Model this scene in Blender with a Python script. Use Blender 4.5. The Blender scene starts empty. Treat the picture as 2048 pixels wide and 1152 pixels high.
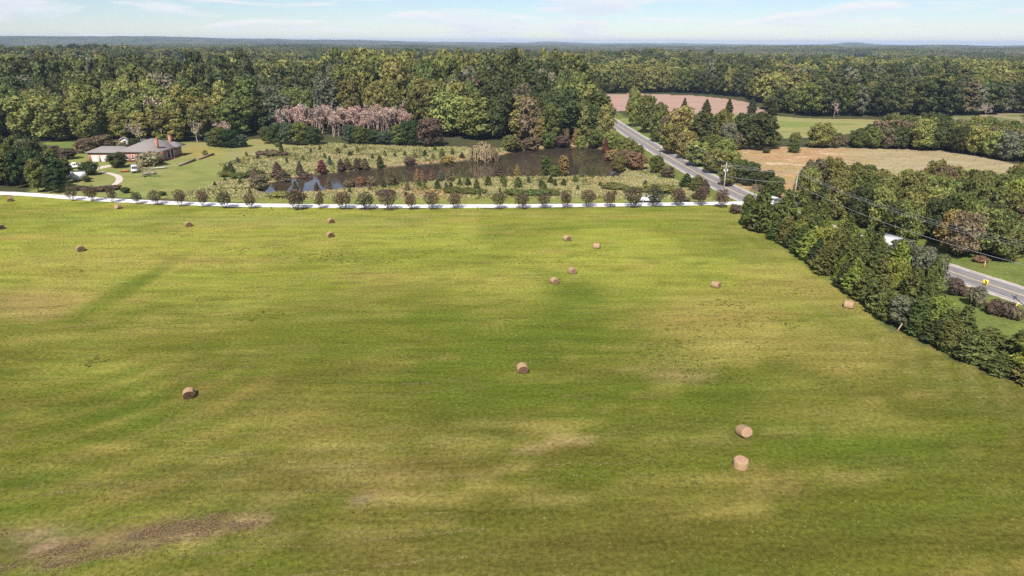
import bpy, bmesh, math, random
import numpy as np
from mathutils import Matrix, Vector

# ------------------------------------------------------------------ camera, sky, sun, exposure
S = bpy.context.scene
C = S.collection
H, PITCH, ROLL, FOC = 38.0, math.radians(19.82), math.radians(0.22), 1365.33   # eye height, downward pitch, roll, focal length (px of the 2048 photo)
F_ = np.array([0, math.cos(PITCH), -math.sin(PITCH)])
R0 = np.array([1.0, 0, 0]); U0 = np.array([0, math.sin(PITCH), math.cos(PITCH)])
R_ = R0 * math.cos(ROLL) + U0 * math.sin(ROLL)
U_ = U0 * math.cos(ROLL) - R0 * math.sin(ROLL)
cam = bpy.data.objects.new('camera', bpy.data.cameras.new('camera'))
C.objects.link(cam); S.camera = cam
M4 = Matrix.Identity(4)
for i in range(3):
    M4[i][0], M4[i][1], M4[i][2] = R_[i], U_[i], -F_[i]
M4[2][3] = H
cam.matrix_world = M4
cam.data.sensor_width = 36.0; cam.data.lens = FOC / 2048 * 36
cam.data.clip_start = 0.5; cam.data.clip_end = 60000

SUN_EL, SUN_AZ = math.radians(47), math.radians(194)      # azimuth of the sun clockwise from +Y: behind the camera, a little to the left
sd = Vector((math.sin(SUN_AZ) * math.cos(SUN_EL), math.cos(SUN_AZ) * math.cos(SUN_EL), math.sin(SUN_EL)))
sun = bpy.data.objects.new('sun', bpy.data.lights.new('sun', 'SUN'))
C.objects.link(sun)
sun.data.energy = 4.9; sun.data.angle = math.radians(0.53); sun.data.color = (1.0, 0.93, 0.82)
sun.rotation_euler = sd.to_track_quat('Z', 'Y').to_euler()

W = bpy.data.worlds.new('World'); S.world = W; W.use_nodes = True
wn, wl = W.node_tree.nodes, W.node_tree.links
wn.clear()
def wnode(t, **kw):
    n = wn.new(t)
    for k, v in kw.items(): setattr(n, k, v)
    return n
sky = wnode('ShaderNodeTexSky', sky_type='NISHITA', sun_disc=False, sun_elevation=SUN_EL, sun_rotation=SUN_AZ, altitude=150, air_density=1.0, dust_density=0.0, ozone_density=1.3)
bg1 = wnode('ShaderNodeBackground'); bg1.inputs['Strength'].default_value = 0.078
tn = wnode('ShaderNodeMix', data_type='RGBA', blend_type='MULTIPLY'); tn.inputs['Factor'].default_value = 1.0; tn.inputs['B'].default_value = (0.68, 0.77, 0.97, 1)
wl.new(sky.outputs[0], tn.inputs['A']); wl.new(tn.outputs['Result'], bg1.inputs['Color'])
tc = wnode('ShaderNodeTexCoord')
mp = wnode('ShaderNodeMapping'); mp.inputs['Scale'].default_value = (5.0, 5.0, 42.0); mp.inputs['Location'].default_value = (2.3, 0.4, 0.35)
wl.new(tc.outputs['Generated'], mp.inputs[0])
nz = wnode('ShaderNodeTexNoise'); nz.inputs['Scale'].default_value = 1.15; nz.inputs['Detail'].default_value = 9; nz.inputs['Roughness'].default_value = 0.55; nz.inputs['Distortion'].default_value = 0.5
wl.new(mp.outputs[0], nz.inputs['Vector'])
cr = wnode('ShaderNodeValToRGB'); cr.color_ramp.elements[0].position = 0.485; cr.color_ramp.elements[1].position = 0.60
cr.color_ramp.elements[0].color = (0, 0, 0, 1); cr.color_ramp.elements[1].color = (0.85, 0.85, 0.85, 1)
wl.new(nz.outputs['Fac'], cr.inputs[0])
mp2 = wnode('ShaderNodeMapping'); mp2.inputs['Scale'].default_value = (5.0, 5.0, 42.0); mp2.inputs['Location'].default_value = (2.3, 0.4, 0.62)
wl.new(tc.outputs['Generated'], mp2.inputs[0])
nz2 = wnode('ShaderNodeTexNoise'); nz2.inputs['Scale'].default_value = 1.15; nz2.inputs['Detail'].default_value = 9; nz2.inputs['Roughness'].default_value = 0.55; nz2.inputs['Distortion'].default_value = 0.5
wl.new(mp2.outputs[0], nz2.inputs['Vector'])
cc = wnode('ShaderNodeValToRGB'); cc.color_ramp.elements[0].position = 0.42; cc.color_ramp.elements[1].position = 0.66
cc.color_ramp.elements[0].color = (1.0, 0.97, 0.95, 1); cc.color_ramp.elements[1].color = (0.78, 0.85, 0.97, 1)
wl.new(nz2.outputs['Fac'], cc.inputs[0])
bg2 = wnode('ShaderNodeBackground'); bg2.inputs['Strength'].default_value = 0.66
wl.new(cc.outputs[0], bg2.inputs['Color'])
mx = wnode('ShaderNodeMixShader'); wo = wnode('ShaderNodeOutputWorld')
wl.new(cr.outputs[0], mx.inputs[0]); wl.new(bg1.outputs[0], mx.inputs[1]); wl.new(bg2.outputs[0], mx.inputs[2]); wl.new(mx.outputs[0], wo.inputs[0])

S.view_settings.view_transform = 'Standard'; S.view_settings.look = 'None'
S.view_settings.exposure = 0.6; S.view_settings.gamma = 1.0; S.view_settings.use_curve_mapping = False
S.cycles.use_denoising = False
S.cycles.max_bounces = 5; S.cycles.diffuse_bounces = 3; S.cycles.transmission_bounces = 2; S.cycles.volume_bounces = 0
S.cycles.caustics_reflective = False; S.cycles.caustics_refractive = False

HAZE_DENSITY = 0.9e-4

# ------------------------------------------------------------------ helpers
random.seed(7)
rng = np.random.default_rng(11)

def ray(x, y):
    d = F_ * FOC + R_ * (x - 1024) - U_ * (y - 576)
    return d / np.linalg.norm(d)
def at(x, y, z=0.0):
    """point of the level z seen at photo pixel (x, y)"""
    d = ray(x, y); t = (z - H) / d[2]
    return (d[0] * t, d[1] * t)
def proj(P):
    P = np.asarray(P, float) - np.array([0, 0, H])
    z = P @ F_
    z = np.where(np.abs(z) < 1e-6, 1e-6, z)
    return 1024 + FOC * (P @ R_) / z, 576 - FOC * (P @ U_) / z, z
def top_at(bx, by, ytop):
    """height above the ground at (bx, by) whose top shows at photo row ytop"""
    x, y, z = proj([bx, by, 0]); d = ray(float(x), ytop)
    t = by / d[1]
    return H + d[2] * t
def poly_mask(px, py, poly):
    inside = np.zeros(np.shape(px), bool); n = len(poly); j = n - 1
    for i in range(n):
        xi, yi = poly[i]; xj, yj = poly[j]
        c = ((yi > py) != (yj > py)) & (px < (xj - xi) * (py - yi) / ((yj - yi) + 1e-12) + xi)
        inside ^= c; j = i
    return inside
def seg_dist(px, py, pts):
    d = np.full(np.shape(px), 1e9)
    for (ax, ay), (bx, by) in zip(pts[:-1], pts[1:]):
        vx, vy = bx - ax, by - ay
        t = np.clip(((px - ax) * vx + (py - ay) * vy) / (vx * vx + vy * vy + 1e-9), 0, 1)
        d = np.minimum(d, np.hypot(px - ax - t * vx, py - ay - t * vy))
    return d
def hashn(ix, iy, s):
    n = (ix.astype(np.int64) * 374761393 + iy.astype(np.int64) * 668265263 + s * 974634777) & 0xffffffff
    n = ((n ^ (n >> 13)) * 1274126177) & 0xffffffff
    return ((n ^ (n >> 16)) & 0xffff) / 65535.0
def noise(x, y, s=0):
    ix, iy = np.floor(x), np.floor(y); fx, fy = x - ix, y - iy
    fx = fx * fx * (3 - 2 * fx); fy = fy * fy * (3 - 2 * fy)
    a, b = hashn(ix, iy, s), hashn(ix + 1, iy, s); c, d = hashn(ix, iy + 1, s), hashn(ix + 1, iy + 1, s)
    return (a * (1 - fx) + b * fx) * (1 - fy) + (c * (1 - fx) + d * fx) * fy
def fbm(x, y, s=0, o=4):
    v, a, t = 0.0, 0.5, 0.0
    for i in range(o):
        v = v + a * noise(x, y, s + i * 17); t += a; a *= 0.5; x = x * 2.03 + 5.1; y = y * 2.03 + 3.7
    return v / t
def sstep(a, b, x):
    t = np.clip((x - a) / (b - a), 0, 1); return t * t * (3 - 2 * t)

POND = [at(*p) for p in [(528,382),(540,362),(585,352),(625,347),(680,341),(740,334),(800,328),(860,324),(920,319),(965,314),(1010,305),(1050,298),(1100,293),(1165,291),(1215,298),(1238,315),(1245,335),(1238,350),(1215,352),(1150,350),(1060,350),(1000,352),(940,354.5),(860,360),(790,365),(720,371),(650,378),(600,382),(560,384)]]
POND = [(x, y) for x, y in POND]

def terrain(x, y):
    x = np.asarray(x, float); y = np.asarray(y, float)
    z = np.zeros(np.broadcast(x, y).shape)
    d = seg_dist(x, y, POND + POND[:1]); ins = poly_mask(x, y, POND)
    sdist = np.where(ins, -d, d)
    near = (np.abs(x) < 150) & (y > 150) & (y < 300)
    z = np.where(near, -0.55 * (1 - sstep(-0.3, 2.2, sdist)) - 1.4 * (1 - sstep(-5, -0.3, sdist)), z)
    r = np.hypot(x, y)
    far = sstep(560, 1500, r)
    z = z + far * 34 * (fbm(x / 520 + 31, y / 520 + 7, 3, 3) - 0.56)
    far2 = sstep(2600, 5200, r)
    az = x / np.maximum(y, 1)
    z = z + far2 * (24 * (fbm(x / 1500 + 11, y / 1500 + 17, 5, 3) - 0.5) + 48 * sstep(0.15, -0.6, az) * sstep(4000, 6500, r) - 6)
    hill = 26 * np.exp(-((az - 0.47) / 0.028) ** 2) + 22 * np.exp(-((az - 0.06) / 0.03) ** 2)
    z = z + hill * sstep(6500, 8200, r)
    return z
def gz(x, y): return float(terrain(np.array([x]), np.array([y]))[0])

# ---- materials
MATS = {}
def nodes_of(name):
    m = bpy.data.materials.new(name); m.use_nodes = True
    nt = m.node_tree; nt.nodes.clear()
    return m, nt.nodes, nt.links
def mat(name, col, rough=0.7, noise_scale=None, var=0.25, metallic=0.0, bump=0.0, stretch=(1, 1, 1), col2=None, spec=0.3):
    if name in MATS: return MATS[name]
    m, N, L = nodes_of(name)
    out = N.new('ShaderNodeOutputMaterial'); b = N.new('ShaderNodeBsdfPrincipled'); L.new(b.outputs[0], out.inputs[0])
    b.inputs['Roughness'].default_value = rough; b.inputs['Metallic'].default_value = metallic; b.inputs['Specular IOR Level'].default_value = spec
    c2 = col2 or tuple(c * (1 - var) for c in col); c1 = col if col2 else tuple(min(1, c * (1 + var)) for c in col)
    if noise_scale:
        t = N.new('ShaderNodeTexCoord'); mpp = N.new('ShaderNodeMapping'); mpp.inputs['Scale'].default_value = stretch
        n = N.new('ShaderNodeTexNoise'); n.inputs['Scale'].default_value = noise_scale; n.inputs['Detail'].default_value = 6
        r = N.new('ShaderNodeValToRGB'); r.color_ramp.elements[0].position = 0.3; r.color_ramp.elements[1].position = 0.7
        r.color_ramp.elements[0].color = (*c2, 1); r.color_ramp.elements[1].color = (*c1, 1)
        L.new(t.outputs['Object'], mpp.inputs[0]); L.new(mpp.outputs[0], n.inputs['Vector']); L.new(n.outputs['Fac'], r.inputs[0]); L.new(r.outputs[0], b.inputs['Base Color'])
        if bump:
            bp = N.new('ShaderNodeBump'); bp.inputs['Strength'].default_value = bump; bp.inputs['Distance'].default_value = 0.1
            L.new(n.outputs['Fac'], bp.inputs['Height']); L.new(bp.outputs[0], b.inputs['Normal'])
    else:
        b.inputs['Base Color'].default_value = (*col, 1)
    MATS[name] = m
    return m
def leaf_material():
    m, N, L = nodes_of('leaf')
    out = N.new('ShaderNodeOutputMaterial')
    at_ = N.new('ShaderNodeAttribute'); at_.attribute_type = 'INSTANCER'; at_.attribute_name = 'tint'
    g = N.new('ShaderNodeNewGeometry')
    rmp = N.new('ShaderNodeMapRange'); rmp.inputs['To Min'].default_value = 0.55; rmp.inputs['To Max'].default_value = 1.5
    L.new(g.outputs['Random Per Island'], rmp.inputs['Value'])
    hs = N.new('ShaderNodeHueSaturation'); L.new(at_.outputs['Color'], hs.inputs['Color']); L.new(rmp.outputs[0], hs.inputs['Value'])
    mr = N.new('ShaderNodeMath'); mr.operation = 'MULTIPLY'; mr.inputs[1].default_value = 7.31; L.new(g.outputs['Random Per Island'], mr.inputs[0])
    fr = N.new('ShaderNodeMath'); fr.operation = 'FRACT'; L.new(mr.outputs[0], fr.inputs[0])
    hr = N.new('ShaderNodeMapRange'); hr.inputs['To Min'].default_value = 0.475; hr.inputs['To Max'].default_value = 0.525; L.new(fr.outputs[0], hr.inputs['Value']); L.new(hr.outputs[0], hs.inputs['Hue'])
    d = N.new('ShaderNodeBsdfDiffuse'); t = N.new('ShaderNodeBsdfTranslucent'); mix = N.new('ShaderNodeMixShader'); mix.inputs[0].default_value = 0.28
    L.new(hs.outputs[0], d.inputs['Color']); L.new(hs.outputs[0], t.inputs['Color']); L.new(d.outputs[0], mix.inputs[1]); L.new(t.outputs[0], mix.inputs[2]); L.new(mix.outputs[0], out.inputs[0])
    MATS['leaf'] = m
    return m
LEAF = leaf_material()
BARK = mat('bark', (0.13, 0.105, 0.085), 0.9, 3.0, 0.35)
PALEBARK = mat('pale_bark', (0.42, 0.36, 0.33), 0.9, 2.0, 0.25)

def ground_material(name, fine=1.0, stretch=(1, 1), bump=0.35, contrast=0.35, coarse_con=0.25):
    m, N, L = nodes_of(name)
    out = N.new('ShaderNodeOutputMaterial'); b = N.new('ShaderNodeBsdfPrincipled'); L.new(b.outputs[0], out.inputs[0])
    b.inputs['Roughness'].default_value = 1.0; b.inputs['Specular IOR Level'].default_value = 0.0
    a = N.new('ShaderNodeAttribute'); a.attribute_name = 'cover'
    tcx = N.new('ShaderNodeTexCoord')
    def nzn(scale, det, st, lo, hi):
        mpp = N.new('ShaderNodeMapping'); mpp.inputs['Scale'].default_value = (st[0], st[1], 1); mpp.inputs['Rotation'].default_value = (0, 0, math.radians(-8))
        L.new(tcx.outputs['Object'], mpp.inputs[0])
        n = N.new('ShaderNodeTexNoise'); n.inputs['Scale'].default_value = scale; n.inputs['Detail'].default_value = det; n.inputs['Roughness'].default_value = 0.7
        L.new(mpp.outputs[0], n.inputs['Vector'])
        r = N.new('ShaderNodeMapRange'); r.inputs['From Min'].default_value = 0.3; r.inputs['From Max'].default_value = 0.7; r.inputs['To Min'].default_value = lo; r.inputs['To Max'].default_value = hi
        L.new(n.outputs['Fac'], r.inputs['Value'])
        return n, r
    n1, r1 = nzn(2.2 * fine, 4, (1, 1), 1 - contrast, 1 + contrast)
    n2, r2 = nzn(0.28 * fine, 6, stretch, 1 - coarse_con, 1 + coarse_con)
    mm = N.new('ShaderNodeMath'); mm.operation = 'MULTIPLY'; L.new(r1.outputs[0], mm.inputs[0]); L.new(r2.outputs[0], mm.inputs[1])
    hs = N.new('ShaderNodeHueSaturation'); L.new(a.outputs['Color'], hs.inputs['Color']); L.new(mm.outputs[0], hs.inputs['Value'])
    n3, r3 = nzn(0.09 * fine, 5, stretch, 0.482, 0.518); L.new(r3.outputs[0], hs.inputs['Hue'])
    lastc = hs.outputs[0]
    if name == 'mown_grass':
        for st, thr, c3, amt in (((.10, 2.0), .60, (.27, .23, .07), .38), ((.22, 2.6), .63, (.045, .060, .010), .5), ((1.1, 2.2), .64, (.05, .06, .012), .45)):
            n4, r4 = nzn(1.0, 5, st, 0, 1); r4.inputs['From Min'].default_value = thr; r4.inputs['From Max'].default_value = thr + .12; r4.inputs['To Max'].default_value = amt
            mc_ = N.new('ShaderNodeMix'); mc_.data_type = 'RGBA'; mc_.inputs['B'].default_value = (*c3, 1)
            L.new(r4.outputs[0], mc_.inputs['Factor']); L.new(lastc, mc_.inputs['A']); lastc = mc_.outputs['Result']
    L.new(lastc, b.inputs['Base Color'])
    bp = N.new('ShaderNodeBump'); bp.inputs['Strength'].default_value = bump; bp.inputs['Distance'].default_value = 0.12
    L.new(n1.outputs['Fac'], bp.inputs['Height']); L.new(bp.outputs[0], b.inputs['Normal'])
    MATS[name] = m
    return m

# ---- mesh building
def np_mesh(name, V, faces, mats, idx=None, smooth=False):
    """faces: (n,4) or (n,3) array or list of such"""
    fl = faces if isinstance(faces, list) else [faces]
    fl = [np.asarray(f, np.int32) for f in fl if len(f)]
    me = bpy.data.meshes.new(name)
    V = np.asarray(V, np.float32)
    me.vertices.add(len(V)); me.vertices.foreach_set('co', V.ravel())
    nl = sum(f.size for f in fl); npoly = sum(len(f) for f in fl)
    me.loops.add(nl); me.polygons.add(npoly)
    me.loops.foreach_set('vertex_index', np.concatenate([f.ravel() for f in fl]))
    tot = np.concatenate([np.full(len(f), f.shape[1], np.int32) for f in fl])
    me.polygons.foreach_set('loop_start', np.concatenate([[0], np.cumsum(tot)[:-1]]).astype(np.int32))
    if idx is not None: me.polygons.foreach_set('material_index', np.asarray(idx, np.int32))
    for m in (mats if isinstance(mats, (list, tuple)) else [mats]): me.materials.append(m)
    if smooth: me.polygons.foreach_set('use_smooth', np.ones(npoly, bool))
    me.update(calc_edges=True); me.validate()
    return me
class MB:
    """collects numpy pieces into one mesh"""
    def __init__(self): self.V, self.Q, self.T, self.n = [], [], [], 0
    def add(self, V, Q=None, T=None):
        V = np.asarray(V, float).reshape(-1, 3)
        if Q is not None and len(Q): self.Q.append(np.asarray(Q, int) + self.n)
        if T is not None and len(T): self.T.append(np.asarray(T, int) + self.n)
        self.V.append(V); self.n += len(V); return self
    def box(self, x0, x1, y0, y1, z0, z1, top=None):
        """top: (inset_x0, inset_x1, inset_y0, inset_y1) taper of the upper face"""
        a, b, c, d = top or (0, 0, 0, 0)
        V = [(x0,y0,z0),(x1,y0,z0),(x1,y1,z0),(x0,y1,z0),(x0+a,y0+c,z1),(x1-b,y0+c,z1),(x1-b,y1-d,z1),(x0+a,y1-d,z1)]
        return self.add(V, [(0,3,2,1),(4,5,6,7),(0,1,5,4),(1,2,6,5),(2,3,7,6),(3,0,4,7)])
    def tube(self, pts, rad, n=6, cap=True):
        pts = np.asarray(pts, float); k = len(pts)
        rad = np.full(k, rad) if np.isscalar(rad) else np.asarray(rad, float)
        tan = np.gradient(pts, axis=0); tan /= np.linalg.norm(tan, axis=1)[:, None] + 1e-9
        ref = np.array([0, 0, 1.0]) if abs(tan[0][2]) < 0.9 else np.array([1.0, 0, 0])
        u = np.cross(tan, ref); u /= np.linalg.norm(u, axis=1)[:, None] + 1e-9
        v = np.cross(tan, u)
        a = np.linspace(0, 2 * math.pi, n, endpoint=False)
        V = pts[:, None] + rad[:, None, None] * (u[:, None] * np.cos(a)[None, :, None] + v[:, None] * np.sin(a)[None, :, None])
        i, j = np.meshgrid(np.arange(k - 1), np.arange(n), indexing='ij')
        Q = np.stack([i * n + j, (i + 1) * n + j, (i + 1) * n + (j + 1) % n, i * n + (j + 1) % n], -1).reshape(-1, 4)
        V = V.reshape(-1, 3)
        T = []
        if cap:
            V = np.vstack([V, pts[0], pts[-1]])
            for j in range(n):
                T.append((k * n, j, (j + 1) % n)); T.append((k * n + 1, (k - 1) * n + (j + 1) % n, (k - 1) * n + j))
        return self.add(V, Q, T)
    def poly(self, pts, z0, z1):
        """upright prism over a convex outline"""
        n = len(pts); V = [(x, y, z0) for x, y in pts] + [(x, y, z1) for x, y in pts]
        Q = [(i, (i + 1) % n, n + (i + 1) % n, n + i) for i in range(n)]
        T = [(n, n + i, n + i + 1) for i in range(1, n - 1)] + [(0, i + 1, i) for i in range(1, n - 1)]
        return self.add(V, Q, T)
    def mesh(self, name, m, smooth=False):
        fl = ([np.vstack(self.Q)] if self.Q else []) + ([np.vstack(self.T)] if self.T else [])
        return np_mesh(name, np.vstack(self.V), fl, m, smooth=smooth)
    def obj(self, name, m, parent=None, smooth=False, **props):
        return link(name, self.mesh(name, m, smooth), parent, **props)
def link(name, data, parent=None, loc=None, **props):
    o = bpy.data.objects.new(name, data); C.objects.link(o)
    if parent is not None: o.parent = parent
    if loc is not None: o.location = loc
    for k, v in props.items(): o[k] = v
    return o
def thing(name, label, cat, loc, rz=0.0, group=None):
    o = link(name, None, None, loc, label=label, category=cat); o.rotation_euler = (0, 0, rz); o.empty_display_size = 0.3
    if group: o['group'] = group
    return o

GX, GY1 = 15000.0, 15000.0
# ------------------------------------------------------------------ land
def px_poly(*p): return [at(*q) for q in p]
ROAD = [at(*p) for p in [(1196,221),(1205,230),(1225,243),(1262,268),(1300,291),(1345,318),(1395,346),(1445,372),(1490,394),(1560,424),(1660,463),(1760,497),(1860,530),(1960,563),(2048,592),(2200,640)]]
ROAD = [(ROAD[0][0] - 14, ROAD[0][1] + 150), (ROAD[0][0] - 6, ROAD[0][1] + 60)] + ROAD + [(128.0, 60.0), (180.0, 10.0), (240.0, -60.0)]
DRIVE = [at(*p) for p in [(-420,371),(-200,377),(0,386),(60,389),(130,394),(200,399),(280,403),(360,406.5),(450,409.5),(550,411),(700,412.3),(900,412.5),(1100,411.3),(1300,408.8),(1440,406.5),(1520,406)]]
def chaikin(p, n=3):
    p = np.array(p, float)
    for _ in range(n):
        q = np.empty((2 * len(p) - 2, 2)); q[0::2] = .75 * p[:-1] + .25 * p[1:]; q[1::2] = .25 * p[:-1] + .75 * p[1:]
        p = np.vstack([p[:1], q, p[-1:]])
    return p
ROADP, DRIVEP = chaikin(ROAD), chaikin(DRIVE)
def offset(p, d):
    t = np.gradient(p, axis=0); t /= np.linalg.norm(t, axis=1)[:, None]
    return p + np.stack([t[:, 1], -t[:, 0]], 1) * d
def strip(name, p, a, b, z, m, wob=0.0, parent=None, z2=None, **pr):
    A, B = offset(p, a), offset(p, b)
    if wob:
        A = A + wob * (rng.random(A.shape) - .5); B = B + wob * (rng.random(B.shape) - .5)
    n = len(p)
    V = np.vstack([np.c_[A, np.full(n, z)], np.c_[(A + B) / 2, np.full(n, z if z2 is None else z2)], np.c_[B, np.full(n, z)]])
    i = np.arange(n - 1)
    Q = np.vstack([np.stack([i, i + n, i + n + 1, i + 1], 1), np.stack([i + n, i + 2 * n, i + 2 * n + 1, i + n + 1], 1)])
    return link(name, np_mesh(name, V, Q[:, ::-1] if a < b else Q, m), parent, **pr)

FIELD_PX = [(-500,1400),(-500,372),(0,390),(140,398),(280,407),(450,413.5),(700,416.5),(1000,416),(1300,412.5),(1500,410),(1500,438),(1560,490),(1640,545),(1710,600),(1790,662),(1900,710),(2048,772),(2300,900),(2300,1400)]
MEADOW_PX = [(330,396),(420,372),(470,352),(440,330),(500,312),(545,305),(640,285),(700,288),(820,290),(920,294),(1000,296),(1100,286),(1200,285),(1260,312),(1330,345),(1400,385),(1440,402),(1000,409),(600,408),(420,405)]
LAWN_PX = [(60,388),(100,310),(90,284),(240,282),(300,285),(420,284),(520,278),(640,284),(560,302),(500,312),(440,330),(470,352),(420,372),(330,398),(180,394)]
RED_PX = [(1192,226),(1192,189),(1280,187),(1400,192),(1470,200),(1500,207),(1535,226),(1480,229),(1400,227),(1330,223),(1240,222)]
GREEN_PX = [(1230,240),(1330,224),(1500,229),(1620,237),(1760,239),(1760,262),(1640,275),(1500,280),(1400,276),(1300,262)]
TAN_PX = [(1420,322),(1480,293),(1620,295),(1750,297),(1880,300),(1960,312),(2048,331),(2400,390),(2400,425),(2048,402),(1800,392),(1640,392),(1560,398),(1480,372)]
YARD_PX = [(1800,232),(2048,226),(2048,280),(1850,268),(1790,255)]

fx = np.arange(-290, 290.1, 1.6); gx = [290.0]; s = 3.0
while gx[-1] < GX: gx.append(gx[-1] + s); s *= 1.13
gx = np.array(gx[1:]); X = np.concatenate([-gx[::-1], fx, gx])
fy = np.arange(-20, 420.1, 1.6); gy = [420.4]; s = 2.0
while gy[-1] < GY1: gy.append(gy[-1] + s); s *= 1.06
gb = [-20.0]; s = 3.0
while gb[-1] > -2000: gb.append(gb[-1] - s); s *= 1.3
Y = np.concatenate([np.array(gb[1:])[::-1], fy, np.array(gy[1:])])
XX, YY = np.meshgrid(X, Y)
ZZ = terrain(XX, YY)

def cover_class(x, y, wob=True):
    """0 woodland floor/verge 1 hay field 2 meadow 3 lawn 4 red field 5 pale green field 6 tan field 7 far yard"""
    j = 3.0 if wob else 0.0
    k = np.clip(np.hypot(x, y) / 200, .3, 2)
    xj = x + j * k * (fbm(x / 6, y / 6, 40, 3) - .5); yj = y + j * k * (fbm(x / 6, y / 6, 50, 3) - .5)
    px, py, pz = proj(np.stack([xj, yj, np.zeros_like(xj)], -1))
    ok = (pz > 1)
    c = np.zeros(x.shape, int)
    for k_, pl in ((7, YARD_PX), (6, TAN_PX), (5, GREEN_PX), (4, RED_PX), (3, LAWN_PX), (2, MEADOW_PX), (1, FIELD_PX)):
        c[ok & poly_mask(px, py, pl)] = k_
    # behind and beside the camera the hay field goes on to the road
    edge = np.interp(y, [p[1] for p in ROAD[::-1]], [p[0] for p in ROAD[::-1]])
    c[(y < 60) & (x < edge - 14)] = 1
    return c
CL = cover_class(XX, YY)

def clearing(x, y):
    r = np.hypot(x, y); az = x / np.maximum(y, 1); c = np.zeros(np.shape(x), bool)
    for px, r0, r1, wd in ((425, 640, 1150, 34), (95, 1500, 2700, 60), (25, 1700, 2600, 45), (1000, 1500, 2400, 50), (1640, 1400, 2200, 60), (660, 900, 1400, 24)):
        a0 = at(px, 600)[0] / at(px, 600)[1]; a0 = (px - 1024) / FOC / math.cos(PITCH) * 1.0
        c |= (r > r0) & (r < r1) & (np.abs(az - a0) * y < wd)
    return c | ((r > 1000) & (fbm(x / 330 + 50, y / 330 + 20, 700, 3) > .66))
# colour of what grows where (albedo)
PXg, PYg, PZg = proj(np.stack([XX, YY, np.zeros_like(XX)], -1))
PXg = np.where(PZg > 1, PXg, -9999); PYg = np.where(PZg > 1, PYg, 9999)
def mix3(c, col, w): return c * (1 - w[..., None]) + np.array(col) * w[..., None]
col = np.zeros(XX.shape + (3,))
# woodland floor
f1 = fbm(XX / 14, YY / 14, 1)
base = np.array([0.060, 0.062, 0.030]) * (0.7 + 0.6 * f1[..., None])
dr = seg_dist(XX, YY, [tuple(p) for p in ROADP[::4]])
base = mix3(base, (0.125, 0.150, 0.040), sstep(np.where(YY < 150, 34, 13), np.where(YY < 150, 26, 8), dr) * sstep(700, 480, YY))
col[:] = base
# hay field: darker towards the camera, then patches of lush, dry, straw, bare soil
lush, lime, dry, soil, olive = (0.080, 0.110, 0.013), (0.232, 0.242, 0.042), (0.262, 0.210, 0.060), (0.215, 0.150, 0.090), (0.096, 0.092, 0.017)
yr = YY.clip(20, 180)
fcol = np.broadcast_to(np.array(olive), XX.shape + (3,)).copy()
fcol = mix3(fcol, lime, sstep(66, 125, yr) * 0.95)
cs, sn = math.cos(math.radians(-9)), math.sin(math.radians(-9))
sx, sy = XX * cs - YY * sn, XX * sn + YY * cs
big = fbm(XX / 26 + 3, YY / 26 + 9, 60, 4); big2 = fbm(XX / 18 + 13, YY / 18 + 2, 70, 4)
swath = fbm(sx / 26, sy / 2.6, 80, 4); swath2 = fbm(sx / 40 + 7, sy / 5.5, 90, 3)
fcol = mix3(fcol, lush, sstep(0.50, 0.74, big) * 0.5)
fcol = mix3(fcol, dry, sstep(0.55, 0.78, big2) * 0.25)
fcol = mix3(fcol, lush, sstep(0.55, 0.75, swath) * 0.45)
fcol = mix3(fcol, dry, sstep(0.58, 0.80, swath2) * 0.45)
fine = fbm(XX / 3.2, YY / 3.2, 95, 3); thin = fbm(sx / 14, sy / 1.5, 96, 3)
fcol = mix3(fcol, lush, sstep(.55, .75, fine) * .35); fcol = mix3(fcol, dry, sstep(.62, .78, thin) * .5)
def blob(px, py, rx, ry, color, amt, ang=0.0):
    global fcol
    dx, dy = PXg - px, PYg - py
    a = math.radians(ang); u = (dx * math.cos(a) + dy * math.sin(a)) / rx; v = (-dx * math.sin(a) + dy * math.cos(a)) / ry
    d = np.hypot(u, v) + 0.7 * (fbm(XX / 7, YY / 7, int(px) % 97, 4) - .5)
    fcol = mix3(fcol, color, sstep(1.15, 0.35, d) * amt)
green2 = (0.128, 0.160, 0.020)
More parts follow.
